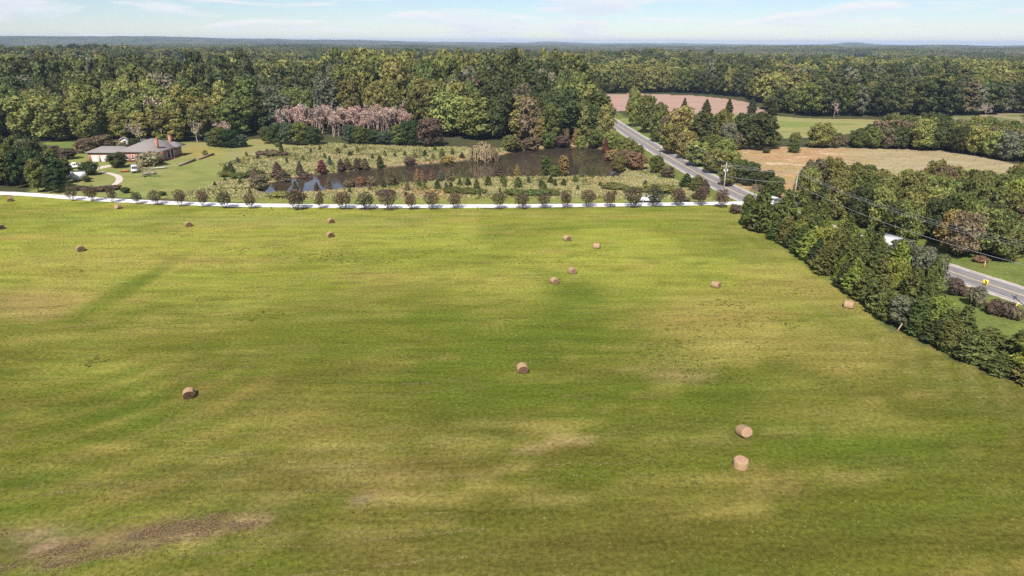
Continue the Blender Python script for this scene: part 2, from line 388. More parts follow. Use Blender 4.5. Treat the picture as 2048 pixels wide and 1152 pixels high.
for b in [(760,640,330,70,lush,.6,0),(1180,660,170,60,lush,.75,8),(1150,585,90,28,lush,.7,0),(860,520,220,25,green2,.5,0),(600,560,150,50,green2,.4,0),
          (1420,650,190,85,dry,.6,0),(1370,755,100,18,(0.27,0.20,0.085),.55,0),(1560,560,130,40,dry,.4,15),(1650,700,160,60,dry,.35,25),
          (1440,800,330,45,lush,.45,4),(1700,900,340,70,lush,.5,3),(1330,930,240,55,lush,.45,-3),(1890,1010,260,60,lush,.4,0),(1150,1000,240,50,olive,.5,-4),
          (1060,755,110,40,lush,.6,0),(1010,690,130,45,lush,.5,-10),(60,610,110,40,(0.20,0.145,0.062),.7,0),(110,590,150,50,dry,.5,-8),(250,580,170,16,lush,.65,-30),
          (300,520,200,25,dry,.3,0),(610,850,150,40,dry,.22,0),(380,960,330,55,(0.105,0.076,0.022),.6,-4),(700,950,330,45,(0.098,0.080,0.020),.5,-5),
          (420,1050,230,30,(0.120,0.082,0.042),.6,-8),(90,1080,130,40,(0.20,0.14,0.085),.55,0),(900,1110,600,60,(0.092,0.078,0.020),.55,0),(1500,1090,400,60,(0.080,0.082,0.014),.5,0),(900,800,400,60,lush,.35,0),(500,720,200,40,lush,.35,0),(540,1130,160,30,lush,.6,0),(60,1000,80,50,lush,.4,0),
          (1700,840,200,30,dry,.35,6),(900,900,300,10,dry,.35,-6),(1120,885,150,10,(0.26,0.19,0.09),.6,-9),(600,940,330,6,(0.22,0.17,0.08),.3,-5),(760,992,50,5,(0.26,0.18,0.12),.8,-6),
          (300,830,130,60,lush,.45,30),(180,740,170,60,lime,.4,0),(640,680,70,20,lush,.5,0),(350,690,130,30,lush,.3,0),(480,440,500,18,(0.200,0.205,0.055),.5,0),(1300,440,240,20,green2,.45,0),(1150,430,400,9,dry,.4,0),
          (1550,450,50,24,dry,.4,30),(100,440,150,16,green2,.35,0),(560,480,260,18,dry,.25,0)]:
    blob(*b)
# red soil ruts and pale strips
def streak(pts, w, color, amt, wob=2.4):
    global fcol
    q = chaikin([at(*p) for p in pts], 2)
    d = seg_dist(XX, YY, [tuple(p) for p in q]) + wob * (fbm(XX / 2.6, YY / 1.6, 77, 4) - .5)
    fcol = mix3(fcol, color, sstep(w, w * .3, d) * amt)
streak([(-60,1165),(60,1115),(160,1085),(300,1068),(420,1055),(520,1047)], 1.0, (0.23,0.145,0.09), .8)
streak([(-40,1145),(90,1105),(230,1075),(380,1045),(480,1020)], 0.8, (0.12,0.075,0.05), .75)
for k, (a, b, c_, d_, e_) in enumerate([(520,905,1160,860,.5),(560,935,800,925,.45),(620,960,900,950,.4),(860,965,1060,935,.5),(1000,1010,1250,980,.4),(300,925,520,905,.4),(700,1010,980,985,.35),(760,995,830,990,.7),(1120,700,1330,690,.3),(420,1010,640,985,.4),(120,985,330,960,.35),(1250,740,1420,725,.4),(900,850,1130,838,.3),(1400,690,1560,670,.3),(560,640,800,628,.3),(900,560,1100,552,.25),(400,520,640,508,.25),(1340,890,1600,860,.35),(1500,980,1800,940,.3),(350,1100,600,1060,.4),(640,1080,900,1050,.35)]):
    streak([(a, b), ((a + c_) / 2, (b + d_) / 2 + 3), (c_, d_)], .8, (0.26, 0.21, 0.07), e_, .9)
streak([(0,1150),(120,1125),(300,1090),(480,1050)], 0.7, (0.24,0.16,0.10), .6)
streak([(20,1060),(60,1060),(90,1090)], 0.9, (0.27,0.17,0.12), .8)
streak([(-40,1050),(30,1080),(50,1100)], 1.2, (0.11,0.09,0.04), .7)
# fan of mower lines at the turning place on the west side
ang = np.arctan2(YY - at(150,690)[1], XX - at(150,690)[0]); rad_ = np.hypot(YY - at(150,690)[1], XX - at(150,690)[0])
fan = 0.5 + 0.5 * np.sin(rad_ * 1.35 + 3 * fbm(XX / 9, YY / 9, 21, 3))
fcol = mix3(fcol, lush, fan ** 2 * .38 * sstep(620, 450, PXg) * sstep(660, 760, PYg))
fcol = mix3(fcol, dry, (1 - fan) ** 3 * .26 * sstep(620, 450, PXg) * sstep(660, 760, PYg))
# edge of the field by the cedars: mown headland lines running along it
ec = seg_dist(XX, YY, [at(1500,440), at(1640,545), at(1790,665), at(2048,772)])
fcol = mix3(fcol, (0.22, 0.19, 0.07), (0.5 + 0.5 * np.sin(ec * 2.2)) * .4 * sstep(16, 4, ec))
col[CL == 1] = fcol[CL == 1]
# meadow
mc = np.broadcast_to(np.array((0.290, 0.260, 0.120)), XX.shape + (3,)).copy()
m1, m2, m3 = fbm(XX / 6, YY / 6, 100, 4), fbm(XX / 11, YY / 11, 110, 4), fbm(XX / 4, YY / 4, 120, 3)
mc = mix3(mc, (0.150, 0.165, 0.050), sstep(.5, .7, m1) * .8); mc = mix3(mc, (0.30, 0.185, 0.085), sstep(.55, .72, m2) * .6); mc = mix3(mc, (0.30, 0.28, 0.15), sstep(.55, .75, m3) * .5)
mc = mix3(mc, (0.34, 0.19, 0.09), sstep(26, 8, np.abs(PYg - 388)) * sstep(760, 830, PXg) * sstep(1010, 900, PXg) * .7)
mc = mix3(mc, (0.165, 0.190, 0.045), sstep(388, 398, PYg) * .85)
pdist = seg_dist(XX, YY, POND + POND[:1])
mc = mix3(mc, (0.27, 0.185, 0.11), sstep(2.6, .6, pdist) * .9)
mc = mix3(mc, (0.05, 0.042, 0.03), poly_mask(XX, YY, POND).astype(float))
col[CL == 2] = mc[CL == 2]
lc = np.broadcast_to(np.array((0.195, 0.210, 0.066)), XX.shape + (3,)).copy()
lc = mix3(lc, (0.235, 0.220, 0.090), sstep(.5, .7, m2) * .8); lc = mix3(lc, (0.11, 0.15, 0.035), sstep(.55, .7, m1) * .5)
lc = mix3(lc, (0.26, 0.21, 0.065), sstep(1.2, .5, np.hypot((PXg - 400) / 55, (PYg - 306) / 14)) * .8)
lc = mix3(lc, (0.10, 0.16, 0.03), sstep(1.2, .5, np.hypot((PXg - 180) / 90, (PYg - 290) / 9)) * .8)
lc = mix3(lc, (0.25, 0.215, 0.10), sstep(430, 480, PXg) * sstep(360, 330, PYg) * .5)
col[CL == 3] = lc[CL == 3]
rc = np.array((0.335, 0.225, 0.180)) * (0.85 + 0.3 * fbm(XX / 30, YY / 4, 130, 3))[..., None]
col[CL == 4] = rc[CL == 4]
gc = mix3(np.broadcast_to(np.array((0.235, 0.225, 0.090)), XX.shape + (3,)), (0.17, 0.20, 0.06), sstep(.45, .65, fbm(XX / 20, YY / 10, 140, 3)))
col[CL == 5] = gc[CL == 5]
tcv = mix3(np.broadcast_to(np.array((0.345, 0.225, 0.115)), XX.shape + (3,)), (0.30, 0.255, 0.150), sstep(1620, 1780, PXg) * .9)
tcv = mix3(tcv, (0.24, 0.21, 0.09), sstep(.5, .72, fbm(XX / 9, YY / 5, 150, 4)) * .5)
tcv = mix3(tcv, (0.50, 0.40, 0.30), sstep(.66, .74, fbm(XX / 5, YY / 2.2, 160, 4)) * sstep(1760, 1620, PXg) * .8)
col[CL == 6] = tcv[CL == 6]
yc = mix3(np.broadcast_to(np.array((0.25, 0.20, 0.12)), XX.shape + (3,)), (0.14, 0.16, 0.06), sstep(.45, .6, fbm(XX / 15, YY / 15, 170, 3)))
col[CL == 7] = yc[CL == 7]
rf = np.hypot(XX, YY)
col = np.where(((rf > 560) & (CL == 0))[..., None], np.array((0.05, 0.058, 0.032)) * (0.8 + .4 * f1[..., None]), col)
col = np.where(((rf > 560) & (CL == 0) & clearing(XX, YY))[..., None], np.array((0.21, 0.20, 0.11)) * (0.8 + .4 * f1[..., None]), col)

nyg, nxg = XX.shape
ii, jj = np.meshgrid(np.arange(nyg - 1), np.arange(nxg - 1), indexing='ij')
QF = np.stack([ii * nxg + jj, ii * nxg + jj + 1, (ii + 1) * nxg + jj + 1, (ii + 1) * nxg + jj], -1).reshape(-1, 4)
CF = CL[:-1, :-1].reshape(-1)
VF = np.stack([XX, YY, ZZ], -1).reshape(-1, 3); CO = col.reshape(-1, 3)
GMAT = {0: ground_material('woodland_floor', 0.8), 1: ground_material('mown_grass', 1.0, (0.3, 1.6), 0.8, 0.42, 0.26), 2: ground_material('rough_grass', 0.7, (1, 1.5), 0.9, 0.45, 0.3),
        3: ground_material('lawn_grass', 1.0, (0.6, 1), 0.3, 0.2, 0.15), 4: ground_material('red_soil', 0.6, (0.3, 2), 0.3, 0.15, 0.12), 5: ground_material('pale_grass', 0.6, (0.5, 1), 0.3, 0.2, 0.15), 6: ground_material('dry_grass', 0.6, (0.5, 1.3), 0.4, 0.22, 0.2), 7: ground_material('yard_soil', 0.6)}
for k, nm in enumerate(['ground', 'hay_field', 'meadow', 'lawn', 'plowed_field', 'green_field', 'tan_field', 'farm_yard']):
    q = QF[CF == k]
    if not len(q): continue
    u, inv = np.unique(q, return_inverse=True)
    me = np_mesh(nm, VF[u], inv.reshape(-1, 4), GMAT[k], smooth=True)
    a = me.attributes.new('cover', 'FLOAT_COLOR', 'POINT')
    a.data.foreach_set('color', np.c_[CO[u], np.ones(len(u))].astype(np.float32).ravel())
    link(nm, me, kind='structure')

# ------------------------------------------------------------------ the haze box
hz = MB().box(-17500, 17500, -2200, 16500, float(ZZ.min()) - 1.0, float(ZZ.max()) + 26.0).obj('haze', None, kind='stuff')
hm, N, L = nodes_of('haze'); o_ = N.new('ShaderNodeOutputMaterial'); v_ = N.new('ShaderNodeVolumePrincipled')
v_.inputs['Color'].default_value = (0.58, 0.74, 1.0, 1); v_.inputs['Density'].default_value = HAZE_DENSITY; v_.inputs['Anisotropy'].default_value = 0.0
L.new(v_.outputs[0], o_.inputs['Volume'])
hz.data.materials.clear(); hz.data.materials.append(hm)

# water
wm, N, L = nodes_of('pond_water'); o_ = N.new('ShaderNodeOutputMaterial'); b_ = N.new('ShaderNodeBsdfPrincipled'); L.new(b_.outputs[0], o_.inputs[0])
b_.inputs['Base Color'].default_value = (0.050, 0.038, 0.026, 1); b_.inputs['Roughness'].default_value = 0.06; b_.inputs['IOR'].default_value = 1.33
tcx = N.new('ShaderNodeTexCoord'); mpp = N.new('ShaderNodeMapping'); mpp.inputs['Scale'].default_value = (1.6, 0.7, 1); L.new(tcx.outputs['Object'], mpp.inputs[0])
n1 = N.new('ShaderNodeTexNoise'); n1.inputs['Scale'].default_value = 1.1; n1.inputs['Detail'].default_value = 4; L.new(mpp.outputs[0], n1.inputs['Vector'])
ax, ay = at(1052, 323, -.5)     # ripples round the bubbling aerator
vm = N.new('ShaderNodeVectorMath'); vm.operation = 'DISTANCE'; vm.inputs[1].default_value = (ax, ay, -0.5)
sc_ = N.new('ShaderNodeVectorMath'); sc_.operation = 'MULTIPLY'; sc_.inputs[1].default_value = (1, .8, 1)
sub = N.new('ShaderNodeVectorMath'); sub.operation = 'SUBTRACT'; sub.inputs[1].default_value = (ax, ay, -0.5)
L.new(tcx.outputs['Object'], sub.inputs[0]); L.new(sub.outputs[0], sc_.inputs[0]); vm.inputs[1].default_value = (0, 0, 0); L.new(sc_.outputs[0], vm.inputs[0])
rp = N.new('ShaderNodeMapRange'); rp.inputs['From Min'].default_value = 2; rp.inputs['From Max'].default_value = 11; rp.inputs['To Min'].default_value = 1.0; rp.inputs['To Max'].default_value = 0.012
L.new(vm.outputs['Value'], rp.inputs['Value'])
bp = N.new('ShaderNodeBump'); bp.inputs['Distance'].default_value = 0.25; L.new(rp.outputs[0], bp.inputs['Strength']); L.new(n1.outputs['Fac'], bp.inputs['Height']); L.new(bp.outputs[0], b_.inputs['Normal'])
bmw = bmesh.new()
PW = [(x + (x - 3) * 0.02, y + (y - 230) * 0.05) for x, y in POND]
bmw.faces.new([bmw.verts.new((x, y, -0.52)) for x, y in PW]); bmesh.ops.triangulate(bmw, faces=bmw.faces[:])
bmesh.ops.recalc_face_normals(bmw, faces=bmw.faces[:])
if sum(f.normal.z for f in bmw.faces) < 0: bmesh.ops.reverse_faces(bmw, faces=bmw.faces[:])
mw = bpy.data.meshes.new('pond_water'); bmw.to_mesh(mw); mw.materials.append(wm)
link('pond_water', mw, kind='structure')

# roads
ASPH = mat('asphalt', (0.20, 0.185, 0.19), 0.9, 0.6, 0.14)
GRAV = mat('white_gravel', (0.62, 0.60, 0.585), 0.9, 1.5, 0.10)
strip('road', ROADP, -3.5, 3.5, 0.016, ASPH, z2=0.05, kind='structure')
LINEW, LINEY = mat('white_road_paint', (0.66, 0.65, 0.62), 0.7, 4.0, 0.12), mat('yellow_road_paint', (0.62, 0.50, 0.24), 0.7, 4.0, 0.12)
for k, (nm, a, z, m) in enumerate([('edge_line', -3.15, .026, LINEW), ('edge_line', 3.15, .026, LINEW), ('centre_line', -.13, .056, LINEY), ('centre_line', .13, .056, LINEY)]):
    strip(nm, ROADP, a - .07, a + .07, z, m, kind='structure')
strip('gravel_shoulder', ROADP, -4.5, -3.5, 0.010, mat('shoulder_gravel', (0.40, 0.36, 0.32), .9, 1.5, .2), .3, kind='structure')
strip('gravel_shoulder', ROADP, 3.5, 4.4, 0.010, MATS['shoulder_gravel'], .3, kind='structure')
strip('gravel_drive', DRIVEP, -1.85, 1.85, 0.014, GRAV, 0.35, z2=.05, kind='structure')
CONC = mat('pale_concrete', (0.50, 0.42, 0.36), .9, .8, .15)
YP = chaikin([at(*p) for p in [(118,356),(150,347),(185,339),(220,331),(246,329)]]); strip('yard_drive', YP, -1.9, 1.9, .012, CONC, .5, kind='structure')
strip('garden_path', chaikin([at(*p) for p in [(200,344),(222,347),(238,353),(240,361),(228,370),(212,380)]]), -.9, .9, .014, CONC, .3, kind='structure')
strip('gravel_turnout', np.array([at(1296,299), at(1318,301), at(1332,304)]), -1.6, 1.6, .012, GRAV, kind='structure')
strip('gravel_turnout', np.array([at(1500,408), at(1545,407), at(1590,404)]), -3, 3, .012, GRAV, kind='structure')
strip('gravel_turnout', np.array([at(1500,408), at(1550,424), at(1575,432)]), -2.6, 2.6, .008, GRAV, kind='structure')

# ------------------------------------------------------------------ vegetation prototypes
def rand_dirs(n, r, up=0.0):
    d = r.normal(size=(n, 3)); d[:, 2] += up; return d / np.linalg.norm(d, axis=1)[:, None]
def cards(P, Nn, w, l, r, jit=0.55, kite=True, axis=None):
    """leaf clumps: kite shaped faces at points P, facing about Nn"""
    n = len(P); Nn = Nn + jit * r.normal(size=(n, 3)); Nn /= np.linalg.norm(Nn, axis=1)[:, None]
    a = r.normal(size=(n, 3)) if axis is None else axis + .35 * r.normal(size=(n, 3))
    t = a - (a * Nn).sum(1)[:, None] * Nn; t /= np.linalg.norm(t, axis=1)[:, None] + 1e-9
    b = np.cross(Nn, t)
    sw = (w * (.6 + .8 * r.random(n)))[:, None]; sl = (l * (.6 + .8 * r.random(n)))[:, None]
    V = np.stack([P - t * sl, P + b * sw + t * sl * .15, P + t * sl, P - b * sw * .9 - t * sl * .1], 1)
    return V.reshape(-1, 3), np.arange(4 * n).reshape(-1, 4)
def blob_core(c, rad, r, n=6, k=5):
    a = np.linspace(0, 2 * math.pi, n, endpoint=False); ph = np.linspace(-1.2, 1.35, k)
    V = [[c[0] + rad[0] * math.cos(p) * math.cos(t) * (.85 + .3 * r.random()), c[1] + rad[1] * math.cos(p) * math.sin(t) * (.85 + .3 * r.random()), c[2] + rad[2] * math.sin(p)] for p in ph for t in a]
    Q = [(i * n + j, i * n + (j + 1) % n, (i + 1) * n + (j + 1) % n, (i + 1) * n + j) for i in range(k - 1) for j in range(n)]
    return V, Q
def lobed_crown(name, seed, h, R, z0, nl, ncard, w, l, lob=(.30, .46), env=.62, top=1.0, jit=.6, core=.70, up=.25, sparse=0.0):
    r = np.random.default_rng(seed); mb = MB()
    zc = (z0 + h) / 2; rz = (h - z0) / 2
    cs = []
    for i in range(nl):
        t = (i + .5) / nl; zf = -1 + 2 * t
        rr = env * math.sqrt(max(0.05, 1 - (zf * .82 / top) ** 2)) if nl > 3 else .3
        a = i * 2.39996 + r.random() * .8
        q = rr * (.45 + .65 * r.random())
        lr = R * r.uniform(*lob)
        cs.append(((q * R * math.cos(a), q * R * math.sin(a), zc + zf * (rz - lr * .75)), (lr * r.uniform(.9, 1.2), lr * r.uniform(.9, 1.2), lr * r.uniform(.75, 1.0))))
    wts = np.array([c[1][0] ** 2 for c in cs]); wts /= wts.sum()
    for k, (c, rd) in enumerate(cs):
        n = max(8, int(ncard * wts[k])); D = rand_dirs(n, r, up)
        rdv = np.array(rd); P = np.array(c) + D * rdv * (.72 + .36 * r.random(n))[:, None]
        keep = np.ones(n, bool)
        for k2, (c2, rd2) in enumerate(cs):
            if k2 != k: keep &= (((P - np.array(c2)) / np.array(rd2)) ** 2).sum(1) > .55
        if sparse: keep &= r.random(n) > sparse
        P, D = P[keep], D[keep]
        if len(P): mb.add(*cards(P, D, w, l, r, jit))
        if core: mb.add(*blob_core(c, rdv * core, r))
    return mb.mesh(name, LEAF)
def trunk_mesh(name, seed, h, r0, limbs=5, lz=(.3, .7), spread=.5, m=BARK, top=.8):
    r = np.random.default_rng(seed); mb = MB()
    k = 5; zs = np.linspace(-.15, h * top, k); wob = np.cumsum(r.normal(size=(k, 2)) * h * .008, 0)
    pts = np.c_[wob, zs]; mb.tube(pts, np.linspace(r0, r0 * .3, k), 6)
    for i in range(limbs):
        z = h * r.uniform(*lz); a = i * 2.4 + r.random(); b = np.array([np.interp(z, zs, pts[:, 0]), np.interp(z, zs, pts[:, 1]), z])
        L_ = h * spread * r.uniform(.5, .9)
        e = b + np.array([math.cos(a) * L_ * .7, math.sin(a) * L_ * .7, L_ * .55]); mid = (b + e) / 2 - np.array([0, 0, .06 * L_])
        mb.tube([b, mid, e], [r0 * .45, r0 * .3, r0 * .1], 4, cap=False)
    return mb.mesh(name, m)
def cedar_crown(name, seed, h, R, n=1800, taper=.8, w=.13, l=.42, lean=.55, tip=.05):
    r = np.random.default_rng(seed); mb = MB()
    # boughs: feathery sprays gathered on limbs that sweep outwards and up
    nb = 70
    core = []
    for i in range(nb):
        t = (i + .5) / nb; z = h * (.03 + .93 * t)
        rad = R * (tip + (1 - tip) * (1 - t ** 1.25) ** taper) * r.uniform(.70, 1.12) * (1 if t > .08 else .85)
        a = i * 2.39996 + r.random() * .5
        m = max(8, int(n * (rad / R + .15) / (nb * .72)))
        s = r.random(m) ** .6
        d = np.array([math.cos(a), math.sin(a), 0]); side = np.array([-d[1], d[0], 0])
        P = np.outer(s * rad, d) + np.outer((r.random(m) - .5) * rad * .75 * (.35 + .65 * s), side)
        P[:, 2] += z + s * rad * lean * .55 + (r.random(m) - .5) * h * .05
        ax = d * .8 + np.array([0, 0, .75])
        mb.add(*cards(P, np.tile(d * .5 + np.array([0, 0, .6]), (m, 1)), w, l, r, .6, axis=np.tile(ax, (m, 1))))
    k, nn = 7, 7
    V = []
    for i in range(k):
        t = i / (k - 1)
        for j in range(nn):
            a = 2 * math.pi * j / nn; rr = R * .62 * ((1 - t ** 1.2) ** taper) * r.uniform(.8, 1.1) + .03
            V.append((rr * math.cos(a), rr * math.sin(a), h * (.04 + .86 * t)))
    mb.add(V, [(i * nn + j, i * nn + (j + 1) % nn, (i + 1) * nn + (j + 1) % nn, (i + 1) * nn + j) for i in range(k - 1) for j in range(nn)])
    return mb.mesh(name, LEAF)
def branch_mesh(name, seed, h, spread, r0, m, levels=3, kids=4, up=.5, stems=1, thin=.62, n0=5):
    r = np.random.default_rng(seed); mb = MB(); tips = []
    def grow(p, d, L_, rad, lv):
        d = d / np.linalg.norm(d); e = p + d * L_; bend = r.normal(size=3) * L_ * .08
        mid = (p + e) / 2 + bend
        mb.tube([p, mid, e], [rad, rad * .8, rad * .55], n0 if lv > 1 else 3, cap=False)
        if lv == 0: tips.append(e); return
        for i in range(kids):
            t = r.uniform(.45, 1.0); b = p + (e - p) * t
            nd = d * up + r.normal(size=3) * spread + np.array([0, 0, .25])
            grow(b, nd, L_ * thin * r.uniform(.75, 1.15), max(rad * .5, .012), lv - 1)
        tips.append(e)
    for s_ in range(stems):
        a = s_ * 2.4; lean = 0 if stems == 1 else r.uniform(.25, .6)
        grow(np.array([.12 * math.cos(a) * (stems > 1), .12 * math.sin(a) * (stems > 1), -.1]), np.array([lean * math.cos(a), lean * math.sin(a), 1.0]), h * .45, r0, levels)
    return mb.mesh(name, m), np.array(tips)
def willow_crown(name, seed, h, R):
    r = np.random.default_rng(seed); mb = MB()
    for i in range(150):
        a = r.random() * 6.283; q = R * math.sqrt(r.random()) * .85; zt = h * (1 - .45 * (q / R) ** 2) * r.uniform(.85, 1); drop = r.uniform(.45, .85) * zt
        m = 22; t = np.linspace(0, 1, m); out = q + (R * .22) * np.sqrt(t)
        P = np.c_[out * math.cos(a), out * math.sin(a), zt - drop * t ** 1.5] + r.normal(size=(m, 3)) * .10
        mb.add(*cards(P, np.tile([math.cos(a), math.sin(a), .4], (m, 1)), .13, .42, r, .5, axis=np.tile([0.2 * math.cos(a), .2 * math.sin(a), -1.], (m, 1))))
    mb.add(*blob_core((0, 0, h * .45), (R * .7, R * .7, h * .40), r))
    return mb.mesh(name, LEAF)
def dead_crown(name, seed, tips, R, n, w, l):
    r = np.random.default_rng(seed); P = tips[r.integers(0, len(tips), n)] + r.normal(size=(n, 3)) * R * .10
    return MB().add(*cards(P, rand_dirs(n, r, .4), w, l, r, .5)).mesh(name, LEAF)

PR = {}   # kind: list of (crown mesh, trunk mesh, height, radius)
PR['broad'] = [(lobed_crown('broad_crown', 100 + i, 18, 6.2, 1.2, 24, 2700, .42, .62), trunk_mesh('broad_trunk', 100 + i, 18, .38, 5), 18, 6.2) for i in range(5)]
PR['tall'] = [(lobed_crown('tall_crown', 120 + i, 20, 4.4, 1.6, 22, 2200, .38, .58, lob=(.36, .55), env=.6), trunk_mesh('tall_trunk', 120 + i, 20, .34, 5), 20, 4.4) for i in range(4)]
PR['near'] = [(lobed_crown('leafy_crown', 140 + i, 11, 4.6, .9, 26, 3900, .22, .36, lob=(.26, .40), env=.68), trunk_mesh('leafy_trunk', 140 + i, 11, .22, 6), 11, 4.6) for i in range(5)]
PR['cedar'] = [(cedar_crown('cedar_crown', 160 + i, 7, 2.1, 2300, (.7, .85, .6, 1.0, .75)[i]), trunk_mesh('cedar_trunk', 160 + i, 7, .13, 0), 7, 2.1) for i in range(5)]
PR['cone'] = [(cedar_crown('sapling_crown', 170 + i, 2.2, .8, 330, .9, .09, .26), trunk_mesh('sapling_trunk', 170 + i, 2.2, .04, 0), 2.2, .8) for i in range(3)]
PR['pine'] = [(lobed_crown('pine_crown', 180 + i, 12, 3.6, 1.2, 22, 3000, .22, .42, lob=(.26, .42), env=.62, top=1.15, up=.4), trunk_mesh('pine_trunk', 180 + i, 12, .22, 4), 12, 3.6) for i in range(4)]
PR['shrub'] = [(lobed_crown('shrub_crown', 190 + i, 3, 2.1, .0, 12, 1300, .13, .22, lob=(.34, .52), env=.6), trunk_mesh('shrub_trunk', 190 + i, 3, .07, 4, (.1, .5)), 3, 2.1) for i in range(4)]
def myrtle(i):
    tr, tips = branch_mesh('myrtle_stems', 200 + i, 4.1, .34, .065, BARK, 2, 4, .9, 5, .62, 4)
    cr_ = lobed_crown('myrtle_crown', 210 + i, 4.2, 1.85, 1.0, 20, 1750, .085, .15, lob=(.26, .42), env=.70, core=0, up=.2, sparse=.12)
    return (cr_, tr, 4.2, 1.85)
PR['myrtle'] = [myrtle(i) for i in range(5)]
def bare(nm, i, m, lv=3, dead=0, spread=.55, up=.75, R=3.6, sz=(.20, .36)):
    tr, tips = branch_mesh(nm + '_limbs', 230 + i, 12, spread, .20, m, lv, 5, up, 1, .60, 5)
    return (dead_crown(nm + '_crown', 240 + i, tips, R, dead, *sz), tr, 12, R)
PR['bare'] = [bare('bare', i, PALEBARK, 3, 200) for i in range(3)]
PR['dead'] = [bare('dead', 10 + i, mat('dead_wood', (0.38, 0.27, 0.23), .9, 2, .25), 3, 430, .33, 1.05, 2.4, (.15, .42)) for i in range(4)]
PR['willow'] = [(willow_crown('willow_crown', 5, 7, 5), trunk_mesh('willow_trunk', 5, 7, .3, 5), 7, 5)]

T = dict(dark=(.080,.094,.038), green=(.116,.138,.044), olive=(.168,.166,.056), yellowgreen=(.218,.220,.068), gold=(.270,.215,.078), brown=(.180,.145,.088), rust=(.220,.135,.078), red=(.185,.070,.062),
         greygreen=(.160,.166,.105), pine=(.058,.084,.034), pale=(.46,.335,.285), straw=(.31,.27,.165), cedar=(.122,.138,.044), bright=(.195,.222,.050), bluegreen=(.094,.118,.070), maroon=(.135,.098,.075), orange=(.275,.180,.078))
WORDS = dict(dark='dark green', green='mid green', olive='olive green', yellowgreen='yellow green', gold='golden', brown='brownish', rust='rusty orange', red='crimson', greygreen='grey green', pine='deep green', pale='pale bare', straw='straw coloured', cedar='deep green', bright='bright green', bluegreen='blue green', maroon='maroon', orange='orange')
nplant = 0
def plant(kind, x, y, h, rad, tint, label, category, name, group=None, var=.12, trunk='trunk', crown='crown'):
    global nplant
    protos = PR[kind]; k = nplant * 7 % len(protos) if kind != 'willow' else 0; nplant += 1
    cm, tm, h0, r0 = protos[(k + nplant // 3) % len(protos)]
    t = thing(name, label, category, (x, y, gz(x, y)), random.random() * 6.283, group)
    t.scale = (rad / r0, rad / r0, h / h0)
    c = link(crown, cm, t); tb = np.array(T[tint] if isinstance(tint, str) else tint) * (1 + var * (random.random() * 2 - 1)); tb[0] *= 1 + .10 * (random.random() * 2 - 1)
    c['tint'] = [float(v) for v in tb]
    s_ = link(trunk, tm, t)
    return t
def plant_px(kind, bx, by, ytop, wpx, tint, label, category, name, group=None, **kw):
    x, y = at(bx, by); h = max(.5, top_at(x, y, ytop)); d = float(proj([x, y, h / 2])[2])
    return plant(kind, x, y, h, wpx / 2 * d / FOC, tint, label, category, name, group, **kw)
_ON = ['first', 'second', 'third', 'fourth', 'fifth', 'sixth', 'seventh', 'eighth', 'ninth', 'tenth', 'eleventh', 'twelfth', 'thirteenth', 'fourteenth', 'fifteenth', 'sixteenth', 'seventeenth', 'eighteenth', 'nineteenth']
_TN = ['twenty', 'thirty', 'forty', 'fifty', 'sixty', 'seventy', 'eighty', 'ninety']
ORD = _ON + [(t[:-1] + 'ieth') if k == 0 else t + '-' + _ON[k - 1] for t in _TN for k in range(10)]
def number_labels(items, keyf, labelf):
    """items: (thing, px); numbers alike things along the picture from the house side"""
    by = {}
    for it in items: by.setdefault(keyf(it), []).append(it)
    for k, v in by.items():
        v.sort(key=lambda q: q['px'])
        for i, it in enumerate(v): it['obj']['label'] = labelf(k, i, len(v))

# ------------------------------------------------------------------ crape myrtles along the drive
MY = [(145,402,374,22,'brown'),(185,403,373,26,'brown'),(226,405,374,22,'brown'),(275,408,386,20,'olive'),(311,410,382,27,'brown'),(361,413,381,22,'brown'),(406,414,382,24,'maroon'),(451,417,384,32,'dark'),(500,418,389,25,'brown'),(594,420,378,42,'brown'),(640,418,388,20,'brown'),(687,419,384,38,'brown'),(731,420,387,38,'olive'),(777,421,384,34,'brown'),(822,420,388,26,'maroon'),(864,419,384,30,'brown'),(911,418,386,28,'brown'),(998,419,386,25,'olive'),(1043,418,387,32,'brown'),(1088,417,386,28,'brown'),(1131,416,384,28,'brown'),(1176,415,381,34,'brown'),(1219,415,383,30,'brown'),(1265,415,376,38,'brown'),(1308,413,373,38,'dark'),(1356,412,379,32,'maroon'),(1401,411,374,30,'maroon'),(1443,416,380,30,'maroon')]
for i, (x, y, t, w, c) in enumerate(MY):
    size = 'broad' if w > 33 else 'small' if w < 24 else 'mid sized'
    tint = dict(brown=(.135, .103, .064), dark=(.080, .078, .042), olive=(.105, .098, .050), maroon=(.138, .092, .066))[c]
    plant_px('myrtle', x, y, t - 2, w * random.uniform(.98, 1.18), tint, f'{size} {dict(brown="brownish", dark="dark", olive="olive brown", maroon="reddish brown")[c]} crape myrtle, {ORD[i]} along the gravel drive from the pines', 'crape myrtle', 'crape_myrtle', 'crape myrtles lining the gravel drive', trunk='stems')
plant_px('shrub', 1470, 427, 408, 26, 'maroon', 'small reddish bush at the foot of the first roadside cedar', 'shrub', 'shrub')

